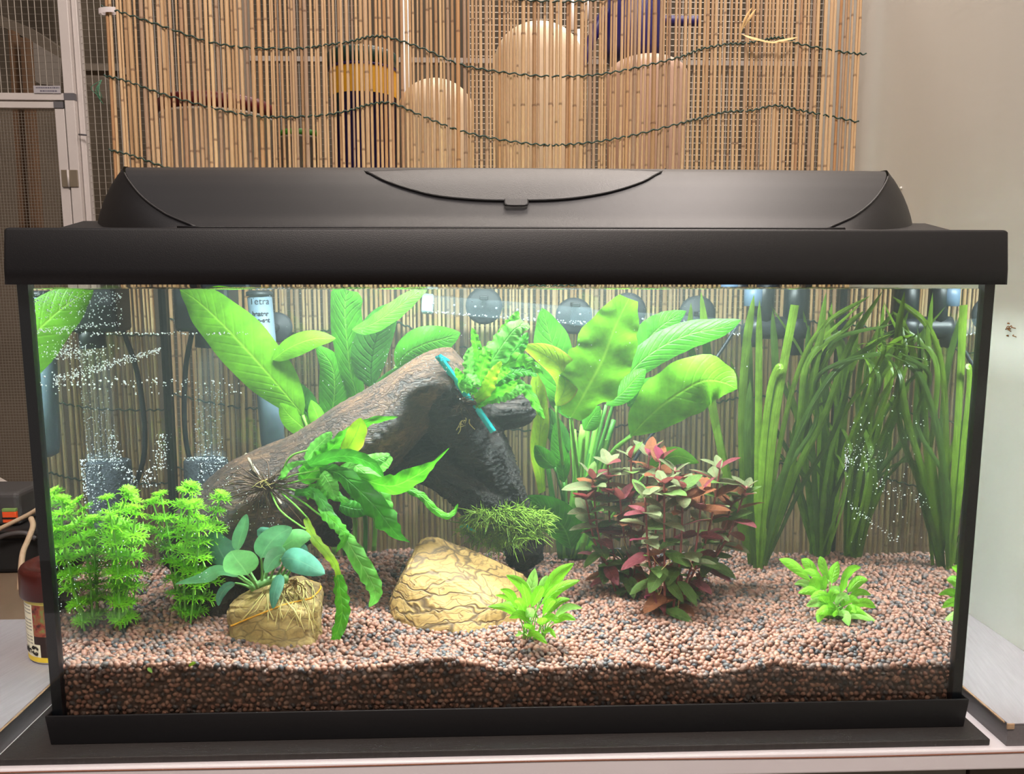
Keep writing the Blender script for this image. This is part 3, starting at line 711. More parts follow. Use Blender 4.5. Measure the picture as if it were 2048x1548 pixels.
T1 = [([(1500, 1128, .276), (1490, 1000, .27), (1484, 850, .262), (1492, 700, .25), (1508, 590, .24)], 26, M_VAL),
 ([(1512, 1138, .274), (1516, 950, .268), (1518, 760, .26), (1519, 600, .25)], 24, M_VALB),
 ([(1520, 1138, .272), (1542, 900, .26), (1562, 760, .25), (1590, 610, .238)], 26, M_VALB),
 ([(1524, 1138, .276), (1568, 950, .27), (1606, 850, .262), (1632, 720, .25), (1652, 585, .24)], 25, M_VAL),
 ([(1530, 1132, .278), (1585, 960, .27), (1650, 830, .258), (1700, 690, .246), (1765, 582, .236)], 22, M_VAL),
 ([(1495, 1105, .28), (1462, 980, .276), (1428, 830, .268), (1414, 700, .258), (1402, 584, .248)], 26, M_VAL),
 ([(1532, 1110, .276), (1578, 960, .268), (1630, 770, .258), (1690, 660, .245), (1728, 622, .24)], 20, M_VALB),
 ([(1512, 1125, .27), (1526, 900, .262), (1540, 780, .252), (1556, 735, .244), (1566, 738, .24)], 20, M_VALB),
 ([(1506, 1130, .28), (1502, 940, .284), (1500, 800, .28), (1496, 640, .272)], 22, M_VALD),
 ([(1528, 1130, .266), (1560, 980, .256), (1605, 850, .246), (1665, 750, .236), (1720, 708, .228), (1790, 665, .22)], 22, M_VALD),
 ([(1518, 1135, .282), (1535, 930, .285), (1550, 760, .28), (1545, 620, .272)], 22, M_VALD),
 ([(1522, 1130, .27), (1558, 900, .262), (1598, 740, .252), (1650, 650, .244), (1740, 592, .235)], 18, M_VALB),
 ([(1526, 1128, .284), (1590, 900, .282), (1612, 740, .275), (1618, 650, .27)], 20, M_VALD),
 ([(1510, 1136, .262), (1500, 1000, .255), (1494, 880, .248), (1500, 760, .24)], 22, M_VALD),
 ([(1536, 1120, .27), (1600, 980, .262), (1660, 880, .252), (1690, 800, .245), (1700, 740, .24)], 18, M_VALD)]
for i, (a, w_, m) in enumerate(T1): rib(v1, a, w_, m, roll=[-18, 12, 25, -8, 15, 5, -25, 30][i % 8], roll1=[10, -20, 5, 25, -15][i % 5], **({'prof': prof_cut} if i == 2 else {}))
T2 = [([(1632, 1112, .334), (1620, 1000, .33), (1600, 860, .322), (1575, 760, .315)], 20, M_VAL),
 ([(1648, 1114, .33), (1676, 930, .322), (1690, 820, .312), (1680, 700, .30), (1655, 620, .29)], 20, M_VAL),
 ([(1644, 1114, .332), (1640, 930, .325), (1648, 740, .31), (1664, 605, .30)], 20, M_VALB),
 ([(1638, 1114, .336), (1605, 990, .33), (1572, 925, .322), (1556, 905, .318)], 10, M_VALD),
 ([(1655, 1110, .33), (1668, 930, .32), (1696, 760, .305), (1738, 690, .29), (1782, 668, .28)], 16, M_VALB),
 ([(1650, 1112, .334), (1660, 960, .328), (1630, 740, .315), (1606, 620, .305)], 18, M_VAL),
 ([(1640, 1116, .326), (1646, 960, .318), (1652, 800, .308), (1640, 690, .30)], 22, M_VALD),
 ([(1646, 1116, .322), (1668, 1000, .312), (1684, 880, .30), (1692, 760, .29), (1700, 690, .282)], 20, M_VALD),
 ([(1630, 1108, .338), (1612, 930, .336), (1604, 800, .33), (1612, 700, .322)], 18, M_VALB),
 ([(1652, 1114, .338), (1654, 900, .338), (1640, 800, .336)], 16, M_VALB),
 ([(1636, 1114, .32), (1630, 980, .312), (1622, 860, .302), (1606, 790, .295)], 18, M_VALD),
 ([(1658, 1108, .336), (1680, 960, .334), (1692, 880, .33)], 14, M_VALB),
 ([(1642, 1114, .318), (1652, 980, .306), (1676, 840, .292), (1705, 720, .28), (1716, 640, .272)], 16, M_VAL),
 ([(1626, 1106, .34), (1596, 960, .338), (1580, 860, .336)], 14, M_VAL)]
R9 = random.Random(12)
for a, w_, m in list(T2): T2.append(([(u+R9.uniform(-9, 9)*(1+2.2*k), v+(R9.uniform(-10, 50) if k == len(a)-1 else 0), y-R9.uniform(-.006, .012)) for k, (u, v, y) in enumerate(a)], w_*R9.uniform(.5, .9), R9.choice([M_VAL, M_VALB, M_VALD])))
for a, w_, m in list(T1[3:6])+list(T1[8:10]): T1.append(([(u+R9.uniform(-7, 7)*(1+2*k), v+(R9.uniform(0, 90) if k == len(a)-1 else 0), y+R9.uniform(-.008, .014)) for k, (u, v, y) in enumerate(a)], w_*R9.uniform(.5, .85), R9.choice([M_VAL, M_VALB, M_VALD])))
for i, (a, w_, m) in enumerate(T1[15:]): rib(v1, a, w_, m, roll=R9.uniform(-30, 30), roll1=R9.uniform(-30, 30))
for i, (a, w_, m) in enumerate(T2): rib(v2, a, w_, m, roll=[12, -18, 25, -8, 5, 15, 30, -25][i % 8], roll1=[-20, 10, 25, 5, -15][i % 5])

# ---------------------------------------------------------------- driftwood
def wood_mat():
    t = NT('driftwood'); uv = t.n('ShaderNodeAttribute', attribute_name='grain'); gv = uv.outputs['Vector']; o = t.co()
    n1 = t.noise(t.map(gv, (1, 5, 5)), 42, 6, .65, .8); n2 = t.noise(o, 18, 4, .6); n3 = t.noise(o, 260, 4, .7)
    at = t.n('ShaderNodeAttribute', attribute_name='dark').outputs['Fac']  # dark wood plus painted underside shade
    c = t.ramp(n1.outputs[0], [(.28, lin((30, 22, 18))), (.45, lin((76, 52, 36))), (.58, lin((112, 78, 54))), (.74, lin((150, 112, 78)))])
    c = t.mix(t.ramp(n2.outputs[0], [(.42, (0, 0, 0, 1)), (.68, (.8, .8, .8, 1))]), c, lin((44, 36, 33)))
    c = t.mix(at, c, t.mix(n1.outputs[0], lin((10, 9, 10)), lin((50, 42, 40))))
    h = t.math('ADD', n1.outputs[0], t.math('MULTIPLY', n3.outputs[0], .3))
    return t.done(t.bsdf(c, .62, Normal=t.bump(h, 1.0, .009)))
M_WOOD = wood_mat()
dw = thing('driftwood', 'large dark brown driftwood branch leaning diagonally across the aquarium', 'driftwood', (-.12, .19, .06))
def wood():
    segs = [ # (u, v, Y, radius px)
     ([(392, 1150, .185, 92), (452, 1075, .19, 112), (535, 1005, .195, 108), (620, 948, .195, 92), (700, 894, .19, 82), (780, 838, .185, 74), (850, 778, .18, 68), (898, 736, .178, 48), (922, 716, .176, 28)], 0),
     ([(900, 800, .19, 66), (960, 812, .205, 50), (1010, 812, .215, 44), (1050, 812, .222, 36), (1066, 812, .225, 24)], .9),
     ([(900, 800, .185, 72), (925, 850, .195, 66), (962, 915, .21, 60), (1000, 975, .225, 48), (1022, 1030, .235, 42), (1042, 1085, .245, 42), (1050, 1125, .25, 38)], 1.),
     ([(758, 935, .20, 14), (800, 940, .20, 20), (850, 938, .198, 30), (905, 955, .198, 42), (950, 990, .205, 44), (985, 1020, .22, 34)], 1.),
     ([(700, 900, .215, 60), (800, 868, .235, 60), (900, 860, .235, 70), (950, 880, .23, 60)], 1.),
     ([(640, 990, .21, 46), (665, 1040, .22, 36), (672, 1085, .225, 26)], .9),
     ([(1040, 1095, .235, 40), (1062, 1098, .232, 38), (1070, 1105, .232, 30)], 1.),
     ([(420, 1160, .18, 80), (440, 1200, .175, 62), (455, 1240, .17, 56)], .9),
     ([(520, 1080, .19, 60), (590, 1050, .20, 50), (640, 1040, .21, 38)], .9)]
    lst = []; spine = []
    for pts, dk in segs:
        q = np.array([list(P(a, b, c))+[r*pxm(c)] for a, b, c, r in pts]); n = len(pts)*6
        sp = spline(q, n); L_ = np.concatenate([[0], np.cumsum(np.linalg.norm(np.diff(sp[:, :3], axis=0), axis=1))])
        for i in range(n):
            s_ = L_[i]*20; sp[i, 3] *= 1+.10*mnoise.noise((s_, dk*7, n*.1))
        # depth extents are flatter than the outline: keep inside the tank
        V, Fc = tube_vf(sp[:, :3], np.maximum(sp[:, 3], .004), 18); lst.append((V, Fc))
        for i in range(n): spine.append((*sp[i, :3], sp[i, 3], L_[i], dk))
    V, Fc = merge(lst); me = mesh('x', V, Fc, None)
    ob = bpy.data.objects.new('x', me); COL.objects.link(ob)
    md = ob.modifiers.new('r', 'REMESH'); md.mode = 'VOXEL'; md.voxel_size = .0026
    sm = ob.modifiers.new('s', 'SMOOTH'); sm.factor = .5; sm.iterations = 10
    dg = bpy.context.evaluated_depsgraph_get(); me2 = bpy.data.meshes.new_from_object(ob.evaluated_get(dg))
    bpy.data.objects.remove(ob); n = len(me2.vertices)
    co = np.zeros(n*3); me2.vertices.foreach_get('co', co); co = co.reshape(-1, 3)
    no = np.zeros(n*3); me2.vertices.foreach_get('normal', no); no = no.reshape(-1, 3)
    sp = np.array(spine); best = np.zeros(n, int)
    for a in range(0, n, 4000):
        d = np.linalg.norm(co[a:a+4000, None]-sp[None, :, :3], axis=2)-sp[None, :, 3]; best[a:a+4000] = d.argmin(1)
    dk = sp[best, 5]; along = sp[best, 4]; rel = co-sp[best, :3]
    ang = np.arctan2(rel[:, 2], rel[:, 1])
    gr = np.stack([along, rel[:, 1], rel[:, 2]], 1)
    disp = np.zeros(n)
    for i in range(n):
        a, b, c = gr[i]; x, y, z = co[i]
        k1 = mnoise.noise((a*22, b*90, c*90)); k2 = mnoise.noise((x*30, y*30, z*30)); k3 = 1-abs(mnoise.noise((a*14+3, b*150+k2*1.5, c*150)))
        disp[i] = .0022*k2+(.0016*k1 if dk[i] < .5 else (.011*(k3-.8)+.003*k1))
    # crinkle bands on the right leg
    co = co+no*disp[:, None]
    co[:, 1] = co[:, 1].clip(.03, .345); co[:, 2] = co[:, 2].clip(.045, WATER_Z-.006)
    dark = np.clip(dk+(.55-1.1*np.clip(no[:, 2]*.5+.5, 0, 1))*.8-.05+np.clip((-.20-co[:, 0])*9, 0, .75)*(dk < .5), 0, 1)  # undersides darkened by normal: shade put into wood tone; darker toward left end
    me2.vertices.foreach_set('co', (co-OFF[dw]).ravel())
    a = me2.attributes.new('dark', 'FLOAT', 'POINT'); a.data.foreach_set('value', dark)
    a = me2.attributes.new('grain', 'FLOAT_VECTOR', 'POINT'); a.data.foreach_set('vector', gr.ravel())
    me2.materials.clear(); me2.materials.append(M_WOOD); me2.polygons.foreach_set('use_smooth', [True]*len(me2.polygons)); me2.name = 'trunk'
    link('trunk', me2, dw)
    return co
wood_co = wood()
from mathutils.kdtree import KDTree
kd = KDTree(len(wood_co))
for i, c in enumerate(wood_co): kd.insert(c, i)
kd.balance()
from mathutils.bvhtree import BVHTree
_wm = bpy.data.objects['trunk'].data
BV = BVHTree.FromPolygons([tuple(c) for c in wood_co], [tuple(p.vertices) for p in _wm.polygons])
def on_wood(u, v, off=.001):         # where a sight line through the water meets the wood
    a = Vector(P(u, v, .01)); b = Vector(P(u, v, .34)); d = (b-a).normalized()
    h = BV.ray_cast(a, d); 
    if h[0] is None: return None
    return np.array(h[0])-np.array(d)*off
# turquoise band around the wood
bpts = [(876, 712), (884, 722), (900, 744), (920, 772), (938, 798), (955, 818), (972, 842), (986, 862)]
q = [on_wood(u, v, .0022) for u, v in bpts]; ok = [x for x in q if x is not None]
ym = [x[1] for x in ok]
q = [x if x is not None else P(u, v, float(np.interp(i, [j for j in range(len(q)) if q[j] is not None], ym))-.001) for i, (x, (u, v)) in enumerate(zip(q, bpts))]
q = np.array(q); tl = np.linspace(0, 1, len(q)); ya_ = q[0, 1]+(q[-1, 1]-q[0, 1])*tl; sh_ = max(0, float((ya_-q[:, 1]).max()))
q = np.array([P(u, v, max(.02, y-sh_)) for (u, v), y in zip(bpts, ya_)])
back = [q[-1]+np.array([-.003, .012, .003]), q[-1]+np.array([-.012, .045, .02]), q[0]+np.array([.024, .045, -.02]), q[0]+np.array([.006, .012, -.005])]
loop = spline(np.vstack([q, back, q[:1]]), 90)
T = np.gradient(loop, axis=0); T /= np.linalg.norm(T, axis=1)[:, None]
V = []; Fc = []
cen = loop.mean(0)
for i in range(90):
    w_ = .0030; tw = math.exp(-((i-34)/4.)**2)*1.2
    out = loop[i]-cen; out -= T[i]*(out@T[i]); out /= np.linalg.norm(out); S_ = np.cross(T[i], out)
    S_ = S_*math.cos(tw)+out*math.sin(tw); N_ = np.cross(S_, T[i])
    for a, b in ((-1, -.25), (1, -.25), (1, .25), (-1, .25)): V.append(loop[i]+S_*w_*a+N_*w_*b)
for i in range(89):
    for j in range(4): Fc.append((i*4+j, i*4+(j+1) % 4, (i+1)*4+(j+1) % 4, (i+1)*4+j))
o = part('elastic_band', V, Fc, simple('turquoise_rubber', (20, 200, 205), .45, .05)); tag(o, 'turquoise elastic band wrapped around the top of the driftwood', 'elastic band')
# ---------------------------------------------------------------- java fern on the middle of the trunk
M_FERN = leaf_mat('fern_leaf', (84, 172, 34), (130, 200, 62), back=(70, 146, 40), trans=.4, nveins=9, ang=2., vstr=.3)
M_FERNP = leaf_mat('fern_leaf_pale', (110, 190, 74), (156, 214, 106), trans=.38, nveins=9, ang=2., vstr=.3)
M_FERND = leaf_mat('fern_leaf_dark', (58, 132, 32), (84, 164, 52), trans=.38, nveins=9, ang=2., vstr=.3)
M_ROOT = simple('dark_roots', (84, 60, 40), .8); M_ROOTL = simple('pale_roots', (206, 186, 120), .6)
fw_ = on_wood(548, 962); 
f1 = thing('java_fern', 'fern with long wavy leaves tied to the middle of the driftwood', 'aquatic plant', tuple(fw_))
y0 = float(fw_[1])
def FL(pl, pts, w_, m, **k):
    k.setdefault('cup', .22); k.setdefault('wave', .3); k.setdefault('nw', 6); k.setdefault('roll', 10); k.setdefault('prof', prof_fern)
    return leaf(pl, [(a, b, max(.02, y0+c)) for a, b, c in pts], w_, m, n=30, **k)
FL(f1, [(600, 945, -.012), (640, 915, -.02), (675, 885, -.026), (705, 862, -.03), (745, 842, -.03), (796, 834, -.026)], 26, M_FERN, roll=-20)
FL(f1, [(690, 905, -.036), (706, 880, -.04), (716, 858, -.044), (722, 836, -.046)], 46, M_SWY, roll=15, wave=.12, nw=2)
FL(f1, [(612, 922, -.014), (628, 900, -.022), (648, 880, -.028), (664, 864, -.03)], 34, M_FERNP, roll=20, wave=.1)
FL(f1, [(604, 965, -.015), (628, 940, -.024), (655, 905, -.03), (690, 872, -.034)], 42, M_FERN, roll=-15)
FL(f1, [(618, 930, -.03), (668, 914, -.045), (710, 915, -.055), (745, 930, -.06), (768, 955, -.062)], 32, M_FERND, roll=-28, wave=.12)
FL(f1, [(680, 940, -.035), (720, 928, -.045), (755, 918, -.05), (780, 908, -.05)], 36, M_FERNP, roll=25, wave=.1)
FL(f1, [(645, 945, -.045), (655, 960, -.05), (664, 978, -.052), (670, 1000, -.05)], 36, M_FERNP, roll=-12, wave=.1)
FL(f1, [(640, 942, -.04), (675, 945, -.055), (712, 975, -.066), (752, 1015, -.072), (778, 1050, -.074), (798, 1073, -.072), (820, 1084, -.068)], 50, M_FERND, prof=lambda t: np.clip(np.sin(math.pi*np.clip(.1+.75*t, 0, 1)), 0, 1)*np.clip((1.02-t)*2.6, 0.05, 1), roll=-10)
FL(f1, [(712, 932, -.05), (738, 955, -.06), (758, 985, -.066), (772, 1018, -.066), (774, 1040, -.064)], 46, M_FERNP, roll=18, wave=.15)
FL(f1, [(700, 945, -.055), (745, 965, -.066), (785, 972, -.072), (820, 958, -.075), (850, 940, -.076), (872, 922, -.076), (898, 896, -.074)], 46, M_FERN, prof=lambda t: np.clip(np.sin(math.pi*np.clip(.06+1.1*t, 0, 1)), 0.16, 1)*np.clip((1.03-t)*6, .02, 1), roll=-20, wave=.22, nw=5)
FL(f1, [(780, 960, -.05), (822, 981, -.055), (846, 994, -.058), (868, 1018, -.06), (892, 1032, -.06), (908, 1024, -.058), (916, 1007, -.056)], 17, M_FERN, roll=15)
FL(f1, [(590, 985, -.02), (628, 985, -.035), (652, 1015, -.045), (674, 1048, -.05), (684, 1070, -.05)], 22, M_FERND, roll=20)
FL(f1, [(684, 1066, -.052), (704, 1098, -.06), (728, 1138, -.066), (746, 1170, -.07), (750, 1192, -.07), (738, 1214, -.066)], 40, M_FERNP, roll=-10, wave=.18)
FL(f1, [(640, 1000, -.035), (655, 1030, -.05), (680, 1055, -.058), (690, 1075, -.06), (672, 1106, -.06)], 26, M_FERN, roll=30)
FL(f1, [(612, 1036, -.035), (626, 1072, -.05), (654, 1106, -.06), (674, 1138, -.066), (680, 1186, -.07)], 20, M_SWY, roll=25)
FL(f1, [(676, 1150, -.068), (681, 1190, -.072), (684, 1228, -.076), (672, 1272, -.08), (661, 1306, -.082)], 34, M_FERN, roll=-20, wave=.2)
FL(f1, [(610, 990, -.02), (640, 975, -.03), (660, 985, -.035), (700, 1005, -.04)], 34, M_FERN, roll=25)
FL(f1, [(560, 965, -.01), (572, 940, -.016), (590, 928, -.02), (618, 922, -.022)], 14, M_FERNP, roll=0)
FL(f1, [(740, 950, -.03), (765, 925, -.035), (785, 915, -.036)], 40, M_FERNP, roll=-25, wave=.1)
FL(f1, [(680, 1010, -.03), (715, 1018, -.035), (748, 1012, -.036)], 36, M_FERND, roll=15, wave=.1)
for st in ([(552, 968, -.006), (600, 985, -.02), (650, 1008, -.032)], [(552, 965, -.006), (590, 950, -.02), (640, 940, -.032)], [(556, 960, -.006), (580, 915, -.016), (615, 900, -.02)], [(540, 980, -.006), (560, 1020, -.03), (598, 1050, -.045), (612, 1058, -.05)], [(556, 980, -.006), (590, 1010, -.03), (615, 1036, -.036)], [(552, 975, -.006), (610, 960, -.02), (690, 958, -.05)], [(552, 975, -.006), (600, 1000, -.02), (640, 1030, -.035), (675, 1050, -.05)]):
    tube('leaf_stalk', spline(PX([(a, b, y0+c) for a, b, c in st]), 14), .0009, M_STK, f1, 6)
def roots(pl, u, v, y, n, lpx, m, seed, down=0.3, r=.00035, name='roots'):
    R_ = random.Random(seed); lst = []
    for k in range(n):
        a = R_.uniform(0, 6.28); l = lpx*R_.uniform(.35, 1); pts = [(u+R_.uniform(-6, 6), v+R_.uniform(-6, 6), y)]
        for s_ in (.35, .7, 1.): pts.append((u+math.cos(a)*l*s_+R_.uniform(-7, 7), v+math.sin(a)*l*s_*.7+down*l*s_*s_+R_.uniform(-6, 6), y-.004-.006*R_.random()))
        lst.append(tube_vf(spline(PX(pts), 9), np.linspace(r*1.2, r*.6, 9), 4))
    V, Fc = merge(lst); o = part(name, V, Fc, m, pl); o['kind'] = 'stuff'; return o
roots(f1, 535, 972, y0-.006, 80, 115, M_ROOT, 5, down=.15, r=.0005)
roots(f1, 528, 966, y0-.010, 8, 24, M_ROOTL, 6)
# pale twisted tie on the trunk
tp_ = [on_wood(u, v, .0012) for u, v in ((492, 908), (505, 930), (522, 958), (545, 985), (562, 1008))]
tp_ = np.array([x for x in tp_ if x is not None])
sp = spline(tp_, 40); V, Fc = tube_vf(sp, .0014+.0004*np.sin(np.linspace(0, 22, 40)), 6)
o = part('twist_tie', V, Fc, simple('pale_twine', (214, 198, 176), .7)); tag(o, 'pale twisted tie crossing the left part of the driftwood', 'tie')

# ---------------------------------------------------------------- java fern at the top of the trunk
fw2 = on_wood(946, 790)
if fw2 is None: fw2 = P(946, 790, .17)
y0 = float(fw2[1])
f2 = thing('java_fern', 'bushy bright fern tied to the top end of the driftwood', 'aquatic plant', tuple(fw2))
for k, (pts, w_, m, rl) in enumerate([
 ([(960, 760, -.005), (985, 720, -.012), (1012, 680, -.016), (1034, 655, -.018), (1060, 653, -.018)], 50, M_FERNP, 10),
 ([(985, 700, .0), (1010, 668, -.004), (1028, 642, -.006), (1036, 622, -.006)], 30, M_FERN, -15),
 ([(952, 745, -.01), (955, 715, -.014), (950, 680, -.018), (944, 655, -.02)], 22, M_FERN, 20),
 ([(938, 775, -.01), (940, 745, -.016), (938, 715, -.02), (944, 692, -.022)], 26, M_FERNP, -20),
 ([(955, 790, -.008), (935, 770, -.018), (918, 750, -.024), (912, 735, -.026)], 20, M_FERN, 15),
 ([(950, 800, -.012), (972, 780, -.024), (985, 750, -.032), (1003, 722, -.036)], 28, M_SWY, 10),
 ([(962, 790, -.01), (985, 760, -.02), (1005, 745, -.026), (1022, 740, -.028)], 26, M_FERN, -20),
 ([(945, 780, -.012), (930, 772, -.022), (945, 758, -.028), (962, 772, -.03)], 30, M_FERNP, 20),
 ([(970, 750, 0), (1000, 735, -.004), (1035, 722, -.008), (1060, 728, -.01), (1088, 750, -.012)], 34, M_FERN, -15),
 ([(985, 775, 0), (1015, 770, -.006), (1045, 772, -.01), (1062, 790, -.012), (1078, 818, -.014), (1090, 838, -.014)], 26, M_FERN, 25),
 ([(970, 800, -.006), (1000, 790, -.014), (1030, 782, -.018), (1050, 770, -.02)], 30, M_FERNP, 10),
 ([(955, 815, -.01), (985, 790, -.016), (1020, 775, -.02), (1034, 764, -.022)], 22, M_FERN, -25),
 ([(980, 740, .004), (1015, 715, .002), (1040, 690, 0), (1055, 665, -.002)], 34, M_FERND, 15),
 ([(985, 730, .008), (1010, 720, .006), (1030, 700, .004), (1052, 668, .002)], 30, M_FERNP, -25),
 ([(975, 770, -.004), (1010, 752, -.008), (1048, 742, -.01), (1075, 752, -.012)], 28, M_FERND, 20),
 ([(965, 735, -.002), (985, 705, -.006), (1005, 690, -.008), (1022, 672, -.01)], 40, M_FERN, -8),
 ([(958, 775, -.014), (962, 745, -.022), (972, 715, -.028), (985, 700, -.03)], 30, M_FERN, 5)]):
    FL(f2, pts, w_, m, roll=rl)
for st in ([(945, 812), (965, 795), (985, 770)], [(948, 815), (975, 800), (1005, 790)], [(940, 805), (945, 780), (942, 750)], [(950, 818), (965, 800), (975, 785)]):
    tube('leaf_stalk', spline(PX([(a, b, y0-.004-.004*i) for i, (a, b) in enumerate(st)]), 10), .0009, M_STK, f2, 6)
roots(f2, 925, 805, y0-.004, 26, 55, M_ROOT, 8); roots(f2, 936, 838, y0-.002, 7, 30, M_ROOTL, 9, down=1.2, r=.0006)

# ---------------------------------------------------------------- stones
def stone_mat(name, light, mid, dark, crack=1., sc=(1, 1, 3.4), scale=17.):
    t = NT(name); o = t.co(); wn = t.noise(o, 22, 3, .6)
    vec = t.n('ShaderNodeVectorMath', {0: o, 1: t.n('ShaderNodeVectorMath', {0: wn.outputs[1], 'Scale': .034}, operation='SCALE').outputs[0]}, operation='ADD').outputs[0]
    vo = t.n('ShaderNodeTexVoronoi', {'Vector': t.map(vec, sc), 'Scale': scale}, feature='DISTANCE_TO_EDGE')
    v2 = t.n('ShaderNodeTexVoronoi', {'Vector': t.map(vec, (sc[0]*1.3, sc[1], sc[2]*1.2), (.3, .2, 0)), 'Scale': scale*2.1}, feature='DISTANCE_TO_EDGE')
    l1 = t.ramp(vo.outputs['Distance'], [(.0, (1, 1, 1, 1)), (.035, (.7, .7, .7, 1)), (.075, (0, 0, 0, 1))]); l2 = t.ramp(v2.outputs['Distance'], [(.0, (.55, .55, .55, 1)), (.05, (0, 0, 0, 1))])
    n1 = t.noise(o, 30, 5, .6); n2 = t.noise(t.map(o, (1, 1, 3)), 90, 4, .65)
    c = t.mix(t.ramp(n1.outputs[0], [(.35, (0, 0, 0, 1)), (.7, (1, 1, 1, 1))]), lin(mid), lin(light))
    c = t.mix(t.math('MULTIPLY', t.ramp(n2.outputs[0], [(.35, (0, 0, 0, 1)), (.7, (1, 1, 1, 1))]), .5), c, tuple(x*.75 for x in lin(mid)[:3])+(1,))
    ln = t.math('MULTIPLY', t.math('MAXIMUM', l1, l2), crack)
    c = t.mix(ln, c, lin(dark))
    h = t.math('SUBTRACT', t.math('ADD', t.math('MULTIPLY', n2.outputs[0], .5), t.math('MULTIPLY', n1.outputs[0], .5)), t.math('MULTIPLY', ln, .8))
    return t.done(t.bsdf(c, .7, Normal=t.bump(h, .7, .0012)))
def stone(name, label, pts, mat, seed, amp=.0006):
    q = np.array([P(*p) for p in pts]); bm = bmesh.new()
    for p in q: bm.verts.new(p)
    for p in q:
        if p[2] < .085: bm.verts.new((p[0], p[1], .047))
    bmesh.ops.convex_hull(bm, input=bm.verts[:]); bmesh.ops.delete(bm, geom=[v for v in bm.verts if not v.link_faces], context='VERTS')
    bmesh.ops.dissolve_limit(bm, angle_limit=.12, verts=bm.verts[:], edges=bm.edges[:])
    bmesh.ops.bevel(bm, geom=bm.edges[:], offset=.0022, segments=2, affect='EDGES', clamp_overlap=True)
    bmesh.ops.triangulate(bm, faces=bm.faces[:])
    for it in range(5):
        e = [x for x in bm.edges if x.calc_length() > .0045]
        if not e: break
        bmesh.ops.subdivide_edges(bm, edges=e, cuts=1); bmesh.ops.triangulate(bm, faces=bm.faces[:])
    bm.normal_update()
    for v in bm.verts:
        c = v.co; d = mnoise.noise(c*70+Vector((seed, 0, 0)))*amp+mnoise.noise(Vector((c.x*40, c.y*40, c.z*190+seed)))*amp*.9+mnoise.noise(c*220)*amp*.35
        v.co = c+v.normal*d
    o = frombm(name, bm, mat, None, smooth=True); tag(o, label, 'stone'); return o
M_ST1 = stone_mat('yellow_slate', (184, 146, 86), (154, 116, 64), (70, 48, 30), .9, (.7, 1, 3.8), 27.)
M_ST2 = stone_mat('brown_yellow_stone', (196, 164, 98), (124, 96, 52), (70, 52, 32), .45, (1, 1, 1.8), 58.)
S1 = stone('stone', 'large pale yellow cracked stone slab wedged in the middle of the gravel',
 [(790, 1236, .118), (838, 1262, .100), (930, 1274, .086), (978, 1266, .090), (1052, 1240, .13), (1066, 1190, .18), (812, 1142, .130), (850, 1132, .132), (885, 1152, .126), (925, 1188, .112), (978, 1206, .102),
  (838, 1078, .168), (868, 1070, .172), (960, 1104, .186), (1050, 1148, .196), (778, 1198, .150), (800, 1152, .152), (1075, 1190, .2), (800, 1200, .2), (860, 1120, .215), (1060, 1180, .225)], M_ST1, 3)
S2 = stone('stone', 'smaller brown-yellow stone carrying the anubias plant',
 [(466, 1286, .072), (560, 1306, .060), (628, 1296, .066), (642, 1215, .088), (645, 1168, .118), (600, 1150, .128), (522, 1166, .112), (472, 1194, .098), (452, 1216, .086), (460, 1250, .078), (505, 1214, .072), (575, 1215, .070), (622, 1222, .074), (640, 1200, .14), (480, 1200, .14), (560, 1180, .155)], M_ST2, 9, .0014)
def bvh_of(o):
    return BVHTree.FromPolygons([tuple(v.co) for v in o.data.vertices], [tuple(p.vertices) for p in o.data.polygons])
BS2 = bvh_of(S2)
def on_stone(u, v, off=.0008):
    a = Vector(P(u, v, .01)); b = Vector(P(u, v, .34)); d = (b-a).normalized(); h = BS2.ray_cast(a, d)
    return None if h[0] is None else np.array(h[0])-np.array(d)*off
# ---------------------------------------------------------------- anubias on the small stone
M_ANU = leaf_mat('anubias_leaf', (104, 172, 116), (128, 188, 128), back=(110, 150, 90), trans=.22, rough=.28, nveins=12, ang=3., vstr=.06, spec=.7, bk=.12)
M_ANUL = leaf_mat('anubias_leaf_light', (126, 200, 118), (150, 212, 134), back=(120, 160, 90), trans=.3, rough=.28, nveins=12, ang=3., vstr=.06, spec=.7, bk=.12)
M_ANUD = leaf_mat('anubias_leaf_bluish', (88, 150, 124), (112, 168, 134), back=(90, 130, 90), trans=.2, rough=.26, nveins=12, ang=3., vstr=.06, spec=.7, bk=.12)
M_ANUS = simple('anubias_stem', (96, 140, 70), .45, .2, 150)
an = thing('anubias', 'dark green anubias with oval leaves tied to the smaller stone', 'aquatic plant', tuple(P(520, 1165, .10)))
def AL(pts, w_, m, stem=None, **k):
    k.setdefault('cup', .2); k.setdefault('prof', prof_ovate); leaf(an, pts, w_*1.15, m, stem=stem, smat=M_ANUS, sr=2.6, n=20, **k)
rz_ = [(500, 1178, .088), (520, 1168, .092), (545, 1160, .098), (575, 1158, .104)]
tube('rhizome', spline(PX(rz_), 16), np.linspace(.0032, .0045, 16), M_ANUS, an, 8)
AL([(495, 1150, .074), (485, 1134, .066), (472, 1118, .060), (462, 1102, .056)], 62, M_ANUL, [(516, 1176, .086), (506, 1162, .080), (495, 1150, .074)], roll=-6)
AL([(476, 1154, .078), (440, 1143, .070), (405, 1158, .062), (350, 1168, .054)], 30, M_ANU, [(512, 1178, .086), (494, 1166, .082), (476, 1154, .078)], roll=38, wave=.12, nw=1)
AL([(522, 1116, .088), (535, 1092, .082), (556, 1070, .076), (584, 1055, .072)], 46, M_ANU, [(524, 1166, .092), (524, 1140, .09), (522, 1116, .088)], roll=-18)
AL([(548, 1104, .096), (570, 1090, .09), (596, 1076, .084), (622, 1074, .08)], 44, M_ANUL, [(530, 1165, .094), (536, 1135, .095), (548, 1104, .096)], roll=22)
